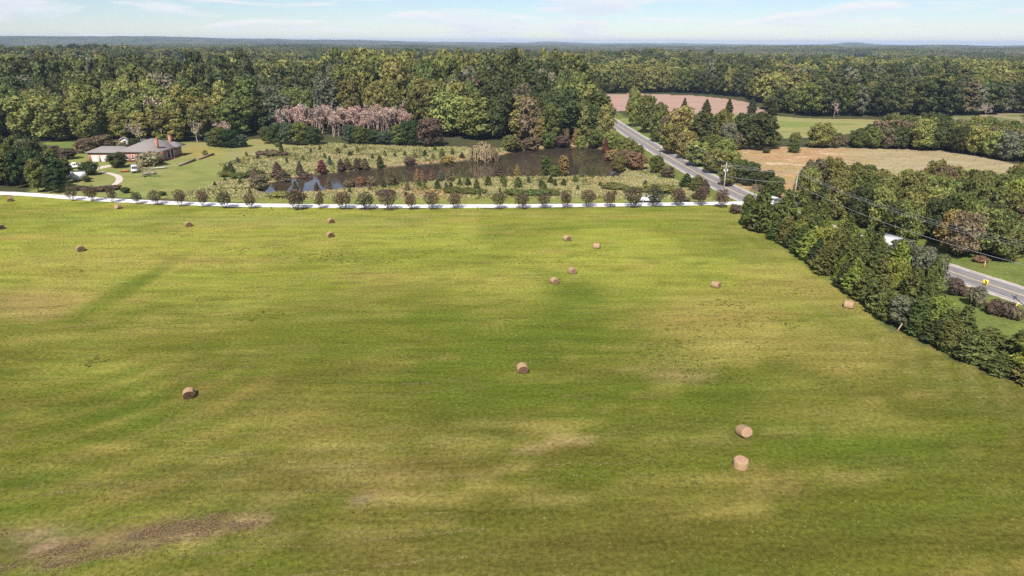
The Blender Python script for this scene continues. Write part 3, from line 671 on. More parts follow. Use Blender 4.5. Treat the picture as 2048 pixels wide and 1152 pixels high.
# ------------------------------------------------------------------ cedars between the hay field and the road
edge = chaikin([at(*p) for p in [(1496,440),(1516,455),(1560,490),(1600,520),(1640,548),(1710,600),(1790,664),(1850,693),(1900,712),(1960,735),(2048,775),(2120,815)]], 2)
el = np.concatenate([[0], np.cumsum(np.hypot(*np.diff(edge, axis=0).T))])
CED = []
for row, (off, step, hh) in enumerate([(1.3, 3.0, 5.6), (4.4, 3.2, 7.6), (7.8, 3.4, 8.4)]):
    s = 1.0 + row
    while s < el[-1]:
        ex, ey = np.interp(s, el, edge[:, 0]), np.interp(s, el, edge[:, 1])
        k = min(np.searchsorted(el, s), len(edge) - 1); t = edge[k] - edge[k - 1]; t /= np.linalg.norm(t)
        nrm = np.array([-t[1], t[0]]) if t[1] < 0 else np.array([t[1], -t[0]])
        if nrm[0] < 0: nrm = -nrm
        x, y = ex + nrm[0] * (off + rng.normal() * .5), ey + nrm[1] * (off + rng.normal() * .5)
        p = proj([x, y, 0]); s += step * rng.uniform(.8, 1.2)
        dd = seg_dist(np.array([x]), np.array([y]), [tuple(q) for q in ROADP[::3]])[0]
        if p[0] > 2090 or dd < 7.5: continue
        if row == 2 and p[0] > 1880: continue
        if 1528 < p[0] < 1560 and p[1] < 452: continue
        frac = (p[0] - 1500) / 550
        hgt = hh * rng.uniform(.72, 1.18) * (1.0 if p[0] < 1860 else .78 if p[0] < 1960 else .62)
        if p[0] < 1530: hgt *= 1.05
        tint = rng.choice(['cedar', 'cedar', 'green', 'bright', 'olive', 'greygreen', 'dark'], p=[.28, .18, .18, .17, .11, .04, .04])
        CED.append(dict(x=x, y=y, h=hgt, r=rng.uniform(1.7, 2.4) * (1 if row else .9), tint=tint, px=float(p[0]), row=row))
for c in CED:
    kind = 'near' if c['tint'] == 'greygreen' or (c['tint'] == 'bright' and c['row'] == 1) else 'cedar'
    c['obj'] = plant(kind, c['x'], c['y'], c['h'], c['r'] * (1.25 if kind == 'near' else 1.12), c['tint'], '', 'cedar', 'cedar_tree', 'cedars between the hay field and the road')
ROWN = ['beside the mown hay', 'in the middle rank', 'on the roadward side']
number_labels(CED, lambda c: (c['tint'], c['row']), lambda k, i, n: f'{WORDS[k[0]]} cedar {ROWN[k[1]]} of the hedgerow, {ORD[i]} from its drive end')
for (bx, by, t, w, tint, lab) in [(1520,462,372,66,'green','tall leafy tree at the drive end of the cedar hedgerow'),(1566,476,378,64,'cedar','tall pointed cedar standing over the parked white van'),(1492,452,388,36,'green','upright green tree at the hedgerow corner next the last myrtle'),
                                 (1600,500,440,50,'bright','lime green spray-leaved tree in the cedar hedgerow'),(1505,462,430,28,'brown','brown leafless looking bush below the hedgerow corner tree'),(1800,530,478,70,'greygreen','wide grey green willowy tree at the bend of the road'),(1840,545,492,66,'greygreen','silvery spreading tree by the hidden road bend'),(1905,590,555,40,'maroon','purplish brown thicket above the roadside grass bank')]:
    plant_px('cedar' if 'cedar' in lab and 'spray' not in lab else 'near', bx, by, t, w, tint, lab, 'tree', 'cedar_tree' if 'pointed cedar' in lab else 'leafy_tree')

# ------------------------------------------------------------------ scattered groups filled from a ground outline
def scatter(poly, step, seed, jit=.45):
    r = np.random.default_rng(seed); P = np.array(poly); out = []
    for yv in np.arange(P[:, 1].min(), P[:, 1].max(), step * .87):
        for xv in np.arange(P[:, 0].min(), P[:, 0].max(), step):
            q = np.array([xv + (int(yv / step) % 2) * step / 2, yv]) + r.normal(size=2) * step * jit * .5
            if poly_mask(q[0:1], q[1:2], poly)[0]: out.append(q)
    return out
def road_gap(x, y): return float(seg_dist(np.array([x]), np.array([y]), [tuple(q) for q in ROADP[::3]])[0])

# wood across the road, right of the field
WOOD = px_poly((1585,404),(1660,440),(1740,466),(1815,496),(1890,522),(1960,533),(2048,529),(2130,524),(2130,418),(2048,410),(1950,402),(1800,398),(1640,394))
wr = np.random.default_rng(5); items = []
for (x, y) in scatter(WOOD, 5.6, 21):
    p = proj([x, y, 0])
    if p[0] > 2110 or road_gap(x, y) < 7.5: continue
    tint = wr.choice(['green', 'olive', 'olive', 'yellowgreen', 'brown', 'dark', 'bright', 'gold'], p=[.24, .24, .12, .12, .10, .08, .07, .03])
    front = p[1] > 470
    h = wr.uniform(8.0, 11.5) if not front else wr.uniform(7.0, 9.5)
    items.append(dict(px=float(p[0]), tint=tint, front=front, obj=plant('near', x, y, h, wr.uniform(3.0, 4.3), tint, '', 'tree', 'leafy_tree', 'leafy trees across the road from the cedars', var=.18)))
number_labels(items, lambda c: (c['tint'], c['front']), lambda k, i, n: f'{WORDS[k[0]]} leafy tree {"overhanging the verge" if k[1] else "deeper in the wood"} across the road, {ORD[i]} from the utility pole')
for (bx, by, t, w, lab) in [(1690,432,362,52,'bare grey branched tree in the wood facing the cedars'),(1735,440,372,40,'thin pale leafless tree beside the bare grey one'),(1508,398,362,40,'dead pink grey snag between utility pole and cedars')]:
    plant_px('bare', bx, by, t, w, 'brown', lab, 'bare tree', 'bare_tree')
plant_px('near', 1862, 405, 318, 52, 'olive', 'tall olive tree rising above the wood against the pale field', 'tree', 'leafy_tree')

# trees on the far verge of the road, from the distance down to the pole
VERGE = [(1266,254,174,36,'yellowgreen'),(1290,266,188,44,'olive'),(1316,277,204,44,'olive'),(1312,284,222,34,'green'),(1334,292,226,40,'brown'),(1340,300,248,28,'green'),(1357,300,211,64,'gold'),(1342,308,246,52,'olive'),(1372,318,262,50,'gold'),(1403,305,222,62,'dark'),(1395,332,282,60,'yellowgreen'),(1425,318,268,46,'green'),(1448,330,276,52,'yellowgreen'),(1425,346,296,54,'olive'),(1462,346,300,46,'yellowgreen'),(1440,300,218,50,'olive'),(1455,306,244,44,'greygreen'),(1486,298,226,62,'dark'),(1522,300,224,66,'dark'),(1500,298,252,44,'green'),(1475,366,318,44,'green'),(1502,372,324,46,'dark'),(1452,372,328,40,'olive'),(1528,384,340,44,'dark'),(1550,396,352,40,'green'),(1545,298,262,34,'green'),(1470,300,262,40,'brown')]
items = []
for (bx, by, t, w, c) in VERGE:
    o = plant_px('near' if w < 60 else 'broad', bx, by, t, w, c, '', 'tree', 'roadside_tree', 'trees along the far verge of the road')
    items.append(dict(px=bx, tint=c, obj=o))
number_labels(items, lambda c: c['tint'], lambda k, i, n: f'{WORDS[k]} tree on the verge between road and tan field, {ORD[i]} from the far bend')
for i, (bx, by, t, w) in enumerate([(1368,224,195,17),(1412,227,198,21),(1457,226,197,21),(1503,226,196,21),(1546,229,204,26)]):
    plant_px('cedar', bx, by, t, w, 'dark', f'dark cone shaped cedar at the edge of the reddish field, {ORD[i]} from the road', 'cedar', 'field_cedar', 'cedars at the edge of the reddish field')
# hedgerow between the tan field and the pale green field
HEDGE = px_poly((1540,294),(1620,297),(1700,298),(1800,300),(1880,304),(1950,312),(2048,329),(2160,350),(2160,300),(2048,288),(1950,283),(1850,281),(1740,283),(1660,288))
hr_ = np.random.default_rng(9); items = []
for (x, y) in scatter(HEDGE, 6.2, 31):
    p = proj([x, y, 0])
    if p[0] > 2105: continue
    env = np.interp(p[0], [1560,1600,1640,1690,1720,1770,1830,1900,1960,2048,2110], [6, 5.5, 8, 3.5, 8, 11, 12, 10.5, 10, 8.5, 8])
    tint = hr_.choice(['olive', 'dark', 'green', 'brown', 'greygreen', 'yellowgreen'], p=[.26, .2, .2, .16, .10, .08])
    h = env * hr_.uniform(.75, 1.08)
    items.append(dict(px=float(p[0]), tint=tint, front=p[1] > 293, obj=plant('near', x, y, h, min(5.2, h * .45), tint, '', 'tree', 'hedgerow_tree', 'trees of the hedgerow beyond the tan field', var=.2)))
number_labels(items, lambda c: (c['tint'], c['front']), lambda k, i, n: f'{WORDS[k[0]]} hedgerow tree {"at the edge of" if k[1] else "set back beyond"} the tan field, {ORD[i]} from the road')
plant_px('near', 1638, 296, 244, 56, 'yellowgreen', 'round yellow green tree standing in the hedgerow gap by the green field', 'tree', 'hedgerow_tree')
plant_px('cedar', 1588, 305, 278, 26, 'green', 'lone green bush at the bare edge of the tan field', 'cedar', 'field_cedar')
plant_px('shrub', 1532, 306, 296, 16, 'dark', 'little dark bush on the tan field nearest the road', 'shrub', 'shrub')

# pines at the west end of the drive
PINES = px_poly((-70,374),(20,379),(70,384),(118,386),(135,368),(124,350),(100,335),(40,330),(-70,328))
pr_ = np.random.default_rng(12); items = []
for (x, y) in scatter(PINES, 5.2, 41):
    p = proj([x, y, 0]); h = pr_.uniform(8.5, 11.5) * np.interp(p[0], [-60, 70, 100, 135], [1, 1, .8, .5])
    tint = pr_.choice(['pine', 'dark', 'cedar', 'greygreen'], p=[.45, .2, .3, .05])
    items.append(dict(px=float(p[0]), tint=tint, front=p[1] > 360, obj=plant('pine', x, y, h, pr_.uniform(2.6, 3.5), tint, '', 'pine', 'pine_tree', 'pines by the west end of the drive')))
number_labels(items, lambda c: (c['tint'], c['front']), lambda k, i, n: f'{dict(pine="blackish green", dark="dull dark green", cedar="deep green", greygreen="grey green")[k[0]]} pine {"fronting the drive" if k[1] else "at the back"} of the clump, {ORD[i]} towards the trailer')
# yard of the house
for (kind, bx, by, t, w, c, lab, cat, nm) in [
    ('shrub',180,350,322,40,'dark','dark tree beside the white box trailer','tree','yard_tree'), ('near',238,335,305,44,'dark','dark round tree shading the wing of the brick house','tree','yard_tree'), ('shrub',300,332,303,50,'straw','straw coloured weeping bush at the corner of the brick house','shrub','shrub'),
    ('shrub',310,328,316,36,'maroon','dark red bush against the brick wall','shrub','shrub'), ('near',192,320,303,18,'dark','narrow dark bush at the garage corner','shrub','shrub'), ('shrub',252,386,374,20,'pine','round dark green bush on the lawn by the drive','shrub','shrub'), ('shrub',174,364,352,18,'dark','dark bush at the front of the white trailer','shrub','shrub'),
    ('shrub',326,391,383,16,'dark','low dark shrub beyond the drive on the lawn','shrub','shrub'), ('near',105,315,290,40,'brown','brownish thicket tree behind the pines','tree','yard_tree'), ('near',135,318,296,44,'maroon','purplish brown tree behind the pines at the lawn edge','tree','yard_tree'), ('near',172,306,276,44,'brown','brownish tree on the strip behind the house','tree','yard_tree'), ('near',205,300,270,50,'brown','brown bushy tree behind the garage roof','tree','yard_tree'), ('shrub',232,296,283,36,'straw','pale tan bush behind the garage roof','shrub','shrub'),
    ('near',272,296,276,30,'dark','dark tree beside the small white shed','tree','yard_tree'), ('near',328,284,266,36,'bright','bright green rounded bush behind the house chimneys','shrub','shrub'), ('shrub',282,301,290,40,'maroon','dark reddish bush between shed and house','shrub','shrub'), ('shrub',411,313,300,12,'olive','wispy olive bush at the garden wall','shrub','shrub'), ('shrub',250,300,288,30,'dark','dark bush below the small white shed','shrub','shrub')]:
    plant_px(kind, bx, by, t, w, c, lab, cat, nm)
plant_px('bare', 286, 355, 328, 44, 'maroon', 'bare twiggy tree alone on the house lawn', 'bare tree', 'bare_tree')
plant_px('bare', 278, 293, 228, 34, 'straw', 'white limbed bare sycamore behind the house', 'bare tree', 'bare_tree')
# evergreen clumps before the forest behind the house and pond
EV = [(425,292,262,36),(440,294,254,44),(462,295,258,48),(482,294,268,36),(535,287,252,34),(555,288,247,40),(580,289,244,46),(604,290,244,46),(628,290,252,40),(700,288,248,36),(722,289,252,36),(745,289,258,40),(770,290,262,40),(800,291,248,46),(822,292,240,46)]
for i, (bx, by, t, w) in enumerate(EV):
    plant_px('near', bx, by, t, w, ['bluegreen', 'green', 'pine'][i % 3], f'dense {["blue green", "mid green", "deep green"][i % 3]} evergreen bush edging the rough meadow, {ORD[i]} from the house', 'evergreen', 'evergreen_bush', 'evergreen bushes edging the meadow', var=.15)
for (kind, bx, by, t, w, c, lab, cat, nm) in [
    ('near',862,293,236,70,'maroon','purplish grey leafy tree behind the meadow','tree','leafy_tree'), ('willow',966,318,274,62,'straw','pale weeping willow on the far bank of the pond','willow','weeping_willow'),
    ('near',894,324,304,36,'gold','golden bush on the far bank of the pond','shrub','pond_bush'), ('cedar',885,318,296,18,'olive','olive cedar behind the golden pond bush','cedar','pond_cedar'), ('cedar',924,316,304,12,'maroon','small maroon cedar next the willow','cedar','pond_cedar'),
    ('cedar',1038,300,272,18,'rust','rusty orange slim tree past the willow','tree','pond_tree'), ('near',1020,302,268,40,'olive','olive bush at the water past the willow','shrub','pond_bush'), ('near',1062,298,270,40,'brown','brownish leafy tree hanging over the far bank','tree','pond_tree'),
    ('tall',1080,292,236,26,'gold','tall gold tinged tree on the far bank','tree','pond_tree'), ('near',1098,294,262,34,'green','green bush overhanging the far pond bank','shrub','pond_bush'), ('near',1125,292,268,38,'maroon','maroon bush overhanging the far pond bank','shrub','pond_bush'), ('cedar',1133,290,257,16,'rust','slim rusty orange tree at the head of the pond','tree','pond_tree'), ('cedar',1150,290,254,14,'orange','slim orange tree at the head of the pond','tree','pond_tree'),
    ('near',1162,294,262,26,'yellowgreen','lime yellow tree at the head of the pond','tree','pond_tree'), ('near',1190,294,256,40,'green','green leafy tree at the pond corner','tree','pond_tree'), ('cedar',1211,302,270,16,'red','crimson slim tree at the pond corner','tree','pond_tree'), ('near',1222,300,262,40,'yellowgreen','yellow green tree beside the crimson one','tree','pond_tree'), ('near',1238,306,272,36,'yellowgreen','yellow green tree between pond and road','tree','pond_tree'), ('cedar',1243,304,284,10,'red','small crimson tree between pond and road','tree','pond_tree'),
    ('near',1225,318,292,40,'orange','orange tinged bush at the near pond corner','shrub','pond_bush'), ('near',1250,334,296,46,'brown','brownish bush tree on the road side of the pond','shrub','pond_bush'), ('near',1272,340,304,44,'rust','rust brown bush on the road side of the pond','shrub','pond_bush'), ('near',1236,342,306,36,'olive','olive bush hanging over the road side of the pond','shrub','pond_bush'), ('near',1258,320,276,36,'olive','olive green tree up the road side of the pond','tree','pond_tree'), ('near',1275,318,290,30,'green','green tree nearest the road above the pond','tree','pond_tree'),
    ('near',1312,347,310,34,'green','bright leafed evergreen by the roadside post','shrub','pond_bush'), ('near',1335,356,332,34,'brown','brown green rounded bush beside the road','shrub','pond_bush'), ('cedar',1372,374,346,30,'dark','dark cedar bush on the near road verge','cedar','pond_cedar'), ('cedar',1394,382,350,36,'olive','wide olive cedar bush on the near road verge','cedar','pond_cedar'), ('cedar',1408,384,358,26,'brown','brownish cedar bush on the near road verge', 'cedar','pond_cedar'),
    ('cedar',513,376,334,30,'brown','tall brown cedar at the west tip of the pond','cedar','pond_cedar'), ('near',523,379,346,40,'brown','brown bush at the west tip of the pond','shrub','pond_bush'), ('cedar',556,356,322,30,'maroon','dark maroon cedar on the far bank near the west tip','cedar','pond_cedar'), ('cedar',568,358,334,36,'brown','squat brown cedar leaning over the west water','cedar','pond_cedar'), ('cedar',600,349,319,18,'brown','brown cedar on the small spit','cedar','pond_cedar'), ('shrub',612,352,338,30,'maroon','dark bush on the small spit','shrub','pond_bush'),
    ('cedar',644,344,317,24,'red','wine red cedar on the far bank','cedar','pond_cedar'), ('cedar',682,340,314,18,'maroon','purple brown cedar on the far bank, next to wine red one','cedar','pond_cedar'), ('cedar',695,338,314,20,'brown','brown ragged cedar on the far bank','cedar','pond_cedar'), ('cedar',714,337,312,18,'maroon','second purplish cedar on the far bank','cedar','pond_cedar'), ('cedar',730,336,312,22,'brown','wide brown cedar leaning on the far bank','cedar','pond_cedar'), ('cedar',760,333,306,17,'dark','dark lone cedar midway on the far bank','cedar','pond_cedar'), ('shrub',820,327,310,26,'maroon','maroon low bush midway on the far bank','shrub','pond_bush'),
    ('cedar',462,342,324,15,'bluegreen','blue green cone tree on the meadow, tallest of three','cedar','meadow_cedar'), ('cedar',467,352,332,13,'green','green cone tree on the meadow, foremost of three','cedar','meadow_cedar'), ('cedar',452,346,328,14,'green','dark green cone tree on the meadow, west of three','cedar','meadow_cedar'), ('shrub',455,352,343,40,'olive','low green bramble patch under the three cone trees','shrub','bramble_bush'),
    ('cedar',593,402,362,22,'dark','dark cedar against the bright sky reflection in the pond','cedar','pond_cedar'), ('cedar',634,382,364,15,'maroon','small maroon cedar against the bright water','cedar','pond_cedar'), ('cedar',658,378,350,16,'brown','brown thin cedar at the end of the bright water','cedar','pond_cedar'), ('shrub',700,376,358,26,'brown','brown thin bush on the near bank','shrub','pond_bush'), ('near',722,374,353,24,'rust','orange brown bush on the near bank','shrub','pond_bush'), ('cedar',783,372,338,18,'brown','tall brown cedar on the near bank','cedar','pond_cedar'), ('shrub',745,373,352,20,'brown','wispy brown bush on the near bank', 'shrub','pond_bush'),
    ('cedar',835,366,337,13,'orange','orange slim sapling on the near bank','tree','pond_tree'), ('cedar',845,367,340,13,'rust','rusty slim sapling on the near bank','tree','pond_tree'), ('cedar',863,362,340,10,'rust','thin rust sapling alone on the near bank','tree','pond_tree'), ('cedar',900,362,336,18,'brown','brown cedar on the near bank across from the gold bush','cedar','pond_cedar'), ('cedar',882,362,342,16,'greygreen','grey green cedar on the near bank','cedar','pond_cedar'),
    ('cedar',997,352,326,22,'maroon','reddish cedar in front of the rippled water','cedar','pond_cedar'), ('cedar',1017,352,329,12,'brown','thin brown cedar in front of the ripples','cedar','pond_cedar'), ('cedar',1034,352,326,14,'gold','golden cone cedar in front of the ripples','cedar','pond_cedar'), ('cedar',1057,352,328,14,'brown','sparse brown cedar on the near bank past the gold one','cedar','pond_cedar'), ('tall',1090,353,311,22,'green','tall green columnar tree on the near bank','tree','pond_tree'), ('near',1110,354,330,26,'green','round green bush between two tall bank trees','shrub','pond_bush'), ('tall',1127,353,310,24,'orange','tall orange topped tree on the near bank','tree','pond_tree'),
    ('cedar',1163,354,336,12,'greygreen','grey green sapling at the east end of the near bank','cedar','pond_cedar'), ('cedar',1184,354,334,12,'green','green sapling by the last bright water','cedar','pond_cedar'), ('shrub',555,294,284,12,'green','small dark bush before the evergreen clump','shrub','shrub')]:
    plant_px(kind, bx, by, t, w, c, lab, cat, nm)
plant_px('cone', 535, 308, 286 + 12, 12, 'olive', 'cone cedar on the brush heap, west of two', 'cedar', 'meadow_cedar'); plant_px('cone', 563, 304, 288, 12, 'dark', 'cone cedar on the brush heap, east of two', 'cedar', 'meadow_cedar')
# young cedars of the meadow
mr_ = np.random.default_rng(33); items = []
SP = [(768,374,361,11),(790,370,352,14),(815,382,366,10),(838,373,358,12),(848,378,364,10),(875,378,360,14),(892,377,366,9),(902,379,365,10),(920,372,358,12),(936,371,357,13),(953,379,359,14),(976,372,352,15),(1006,366,349,16),(1009,374,358,9),(1036,375,356,19),(1057,366,355,9),(1082,375,360,11),(1087,379,364,14),(1101,366,354,14),(1110,372,359,9),(1127,372,358,12),(1150,365,352,10),(740,380,371,9),(700,386,376,9),(640,392,381,10),(812,392,384,8),(1000,384,376,7),(1155,380,371,8),(1200,372,364,9),(1290,372,362,10),(476,326,316,9),(660,330,313,10),(650,318,308,7),(676,306,296,10),(700,312,303,9),(715,304,294,8),(606,320,311,7),(574,327,314,6),(622,306,297,6),(745,318,309,8),(770,312,302,9),(790,314,306,7),(810,312,303,9),(830,316,306,9),(850,312,301,10),(866,318,308,8),(760,324,315,7),(720,326,317,7),(905,310,298,9),(870,301,292,8),(640,300,292,7),(690,297,289,8),(493,312,304,6),(516,318,309,8),(480,368,358,8),(430,372,364,7),(450,362,355,6),(500,388,378,8),(680,400,391,8),(960,392,384,7),(1050,390,382,7),(1100,392,383,8),(1230,390,381,9)]
for (bx, by, t, w) in SP:
    tint = mr_.choice(['green', 'dark', 'olive', 'bluegreen', 'brown'], p=[.35, .2, .2, .15, .1])
    near = by > 345
    o = plant_px('cone', bx, by, t - 1, w * 1.15, tint, '', 'young cedar', 'young_cedar', 'young cedars seeded in the meadow')
    items.append(dict(px=bx, tint=tint, near=near, obj=o))
number_labels(items, lambda c: (c['tint'], c['near']), lambda k, i, n: f'small {WORDS[k[0]]} young cedar {"between pond and drive" if k[1] else "in meadow beyond pond"}, {ORD[i]} from the house')

# ------------------------------------------------------------------ the forest
FORPX = [(-420,283),(60,284),(190,283),(300,287),(420,281),(500,270),(560,262),(640,266),(700,268),(920,276),(1000,284),(1100,285),(1180,283),(1215,290),(1222,262),(1196,234),(1180,226),(1186,188),(1330,185.5),(1420,189),(1480,195),(1512,205),(1545,224),(1620,234),(1750,236),(1850,231),(1930,234),(2048,228),(2500,226)]
def in_forest(x, y):
    px, py, pz = proj(np.stack([x, y, np.zeros_like(x)], -1))
    top = [(2500, 70), (-420, 70)]
    # the roads and the far pale clearing stay open
    return (pz > 1) & poly_mask(px, py, FORPX + top) & (np.hypot(x, y) > 200)
fr_ = np.random.default_rng(77)
def jgrid(x0, x1, y0, y1, s, r):
    a, b = np.meshgrid(np.arange(x0, x1, s), np.arange(y0, y1, s * .87)); a = a + (np.arange(a.shape[0]) % 2)[:, None] * s / 2
    p = np.stack([a.ravel(), b.ravel()], 1); return p + r.normal(size=p.shape) * s * .2
FP = jgrid(-1400, 1400, 200, 1500, 8.2, fr_)
FP = FP[in_forest(FP[:, 0], FP[:, 1])]
rd = seg_dist(FP[:, 0], FP[:, 1], [tuple(q) for q in ROADP[::4]])
FP = FP[(rd > np.where(FP[:, 1] < 480, 15, 10.5)) & (np.hypot(FP[:, 0], FP[:, 1]) < 1300)]
FP = FP[(np.abs(FP[:, 0] / FP[:, 1]) < .88) & ~clearing(FP[:, 0], FP[:, 1])]
fpx, fpy, fpz = proj(np.c_[FP, np.zeros(len(FP))])
# the stand of dead pale trees
DEADPX = [(545,268),(560,236),(620,222),(700,214),(780,216),(822,226),(826,262),(760,274),(640,272)]
dead = poly_mask(fpx, fpy, [(540,274),(548,263),(640,260),(735,258),(822,260),(830,276),(700,278)])
def pick_tint(x, y, px, r):
    a = float(fbm(np.array([x / 55.0]), np.array([y / 55.0]), 300, 2)[0]); b = float(fbm(np.array([x / 130.0]), np.array([y / 130.0]), 310, 2)[0]); u = r.random()
    yel = a + .14 * (u - .5) + (b - .5) * .5
    if 720 < px < 965 and y < 560: yel += .20
    if 960 < px < 1200 and y < 700: yel -= .05
    if px < 240 and y < 480: yel += .04
    if 330 < px < 690 and y < 450: yel -= .30
    if 1180 < px < 1560: yel -= .08
    if 1600 < px < 1980 and y < 700: yel += .05
    if y > 640: yel -= .06
    if yel > .63: return 'yellowgreen'
    if yel > .54: return 'olive'
    if u > .975: return 'brown'
    if u > .90: return 'greygreen'
    if u > .80: return 'olive'
    return 'green' if yel > .43 else 'dark'
order = np.argsort(fpz)
items, rest, nind, ndead = [], [], 0, 0
for k in order:
    x, y = FP[k]; px = float(fpx[k]); r = fr_
    in_frame = -20 < px < 2068
    hvar = float(fbm(np.array([x / 60.0]), np.array([y / 60.0]), 330, 2)[0]); hvar += .5 * (float(fbm(np.array([x / 240.0]), np.array([y / 240.0]), 335, 2)[0]) - .5)
    h = 15 + 11 * (hvar - .2) + r.normal() * 1.4
    if 500 < px < 650 and y < 345: h = min(h, 16.5)
    if 655 < px < 1190 and y < 460: h = 15 + min(12, max(0, (y - 292) * .2)) + 1.6 * r.normal()
    if px < 500 and y < 460: h = 13 + min(11, max(0, (y - 285) * .16)) + 2.2 * r.normal()
    if px > 1180 and y < 420: h *= .9
    edge_gain = 1.0
    tint = pick_tint(x, y, px, r)
    if dead[k] and y < 380:
        if in_frame:
            hh = r.uniform(11, 15); ndead += 1
            o = plant('dead', x, y, hh, r.uniform(2.0, 2.9), 'pale', '', 'dead tree', 'dead_tree', 'dead pale trees behind the meadow', var=.18, trunk='limbs', crown='dry_leaves')
            items.append(dict(px=px, tint='pale', zone='dead', row=0, obj=o, d=fpz[k])); continue
    if in_frame and nind < 225 and fpz[k] < 640:
        zone = 'house' if px < 420 else 'meadow' if px < 830 else 'pond' if px < 1195 else 'red' if px < 1530 else 'green'
        kind = 'tall' if (tint in ('yellowgreen', 'gold') and r.random() < .6) or r.random() < .12 else 'broad'
        rad = 4.2 + 4.6 * r.random() ** 1.5 if kind == 'broad' else r.uniform(3.2, 5.2)
        h *= .82 + .05 * rad
        if r.random() < .045: kind, tint, rad = 'bare', 'pale', 4.5
        o = plant(kind, x, y, max(8, h), rad, tint, '', 'forest tree', 'forest_tree', 'trees of the forest front', var=.26)
        items.append(dict(px=px, tint=tint, zone=zone, obj=o, d=float(fpz[k]))); nind += 1
    else:
        rest.append((x, y, max(9, h), tint))
# dead stand: a denser second sowing so it reads as a thicket
DP = px_poly((548,262),(640,258),(735,256),(822,259),(828,272),(760,276),(660,274),(552,270))
for (x, y) in scatter(DP, 5.6, 55, .6):
    p = proj([x, y, 0]); o = plant('dead', x, y, fr_.uniform(9.5, 13.5), fr_.uniform(1.9, 2.8), 'pale', '', 'dead tree', 'dead_tree', 'dead pale trees behind the meadow', var=.18, trunk='limbs', crown='dry_leaves')
    items.append(dict(px=float(p[0]), tint='pale', zone='dead', row=0, obj=o, d=float(p[2])))
ZONE = dict(house='behind the brick house', meadow='behind the meadow', pond='behind the pond', red='behind the reddish field', green='behind the pale green field')
for z in ZONE:
    ds = sorted(i['d'] for i in items if i['zone'] == z)
    for i in items:
        if i['zone'] == z: i['row'] = 0 if i['d'] < ds[len(ds) // 3] else 1 if i['d'] < ds[2 * len(ds) // 3] else 2
number_labels([i for i in items if i['zone'] != 'dead'], lambda c: (c['tint'], c['zone'], c['row']), lambda k, i, n: f'{WORDS[k[0]]} tree at the {["front", "middle", "rear"][k[2]]} of forest {ZONE[k[1]]}, {ORD[i]} from left')
for i in items:
    if i['zone'] == 'dead': i['row'] = int(i['d'] > 300) + int(i['d'] > 315)
number_labels([i for i in items if i['zone'] == 'dead'], lambda c: c['row'], lambda k, i, n: f'pale leafless dead tree in the {["front", "middle", "rear"][k]} of the pinkish stand, {ORD[i]} from left')
for (bx, by, t, w, lab) in [(660,196,146,26,'white barked bare tree rising from the forest behind the dead stand'),(1968,240,196,20,'twin pale trunks of a bare sycamore beyond the hedgerow'),(1668,236,196,16,'thin pale snag at the back of the pale green field'),(800,130,96,14,'far pale bare tree standing above the distant forest')]:
    plant_px('bare', bx, by, t, w, 'pale', lab, 'bare tree', 'bare_tree')
plant_px('bare', 395, 284, 232, 30, 'straw', 'straw topped bare tree at the forest edge past the house', 'bare tree', 'bare_tree'); plant_px('bare', 450, 282, 234, 44, 'pale', 'pinkish grey bare tree behind the evergreen bushes', 'bare tree', 'bare_tree')

# distant forest: one mass, instanced
src = bpy.data.collections.new('forest_sources')
def src_obj(nm, me):
    o = bpy.data.objects.new(nm, me); src.objects.link(o)
for i in range(6):
    src_obj(f'a_tree_{i}', lobed_crown(f'far_crown_{i}', 400 + i, 18, 6.0 if i < 4 else 4.6, 2.0, 16, 1000, .55, .80))
def clump_mesh(seed):
    r = np.random.default_rng(seed); mb = MB()
    for i in range(40):
        x, y = r.uniform(-34, 34, 2); h = r.uniform(13, 21); R = r.uniform(4.5, 7)
        n = 70; D = rand_dirs(n, r, .5); P = np.array([x, y, h * .62]) + D * np.array([R, R, h * .40]) * (.7 + .35 * r.random(n))[:, None]
        mb.add(*cards(P, D, .9, 1.3, r, .5)); mb.add(*blob_core((x, y, h * .55), (R * .8, R * .8, h * .36), r))
    return mb.mesh(f'far_clump_{seed}', LEAF)
for i in range(4): src_obj(f'b_clump_{i}', clump_mesh(500 + i))
pts = []
for x, y, h, tint in rest:
    q = fr_.random()
    pts.append((x, y, fr_.integers(0, 6), h / 18 * (.85 + .35 * q), .65 + .85 * q * fr_.random() ** .5, T[tint]))
C2 = jgrid(-11500, 11500, 1200, 12500, 46, fr_)
rr = np.hypot(C2[:, 0], C2[:, 1]); C2 = C2[(rr > 1290) & (rr < 12500) & (np.abs(C2[:, 0] / C2[:, 1]) < .9)]
rr = np.hypot(C2[:, 0], C2[:, 1])
keep = np.ones(len(C2), bool)
keep &= ~clearing(C2[:, 0], C2[:, 1])
C2 = C2[keep]
cn = fbm(C2[:, 0] / 260, C2[:, 1] / 260, 350, 3)
for (x, y), c in zip(C2, cn):
    u = c + .5 * (fr_.random() - .5) * .5
    t = 'greygreen' if u > .60 else 'olive' if u > .52 else 'green' if u > .44 else 'dark'
    if fr_.random() < .06: t = 'brown'
    pts.append((x, y, 6 + fr_.integers(0, 4), .9 + .25 * fr_.random(), 1.0, T[t]))
PA = np.array([(p[0], p[1]) for p in pts]); PZ = terrain(PA[:, 0], PA[:, 1])
fm = bpy.data.meshes.new('distant_forest'); fm.vertices.add(len(pts)); fm.vertices.foreach_set('co', np.c_[PA, PZ].astype(np.float32).ravel())
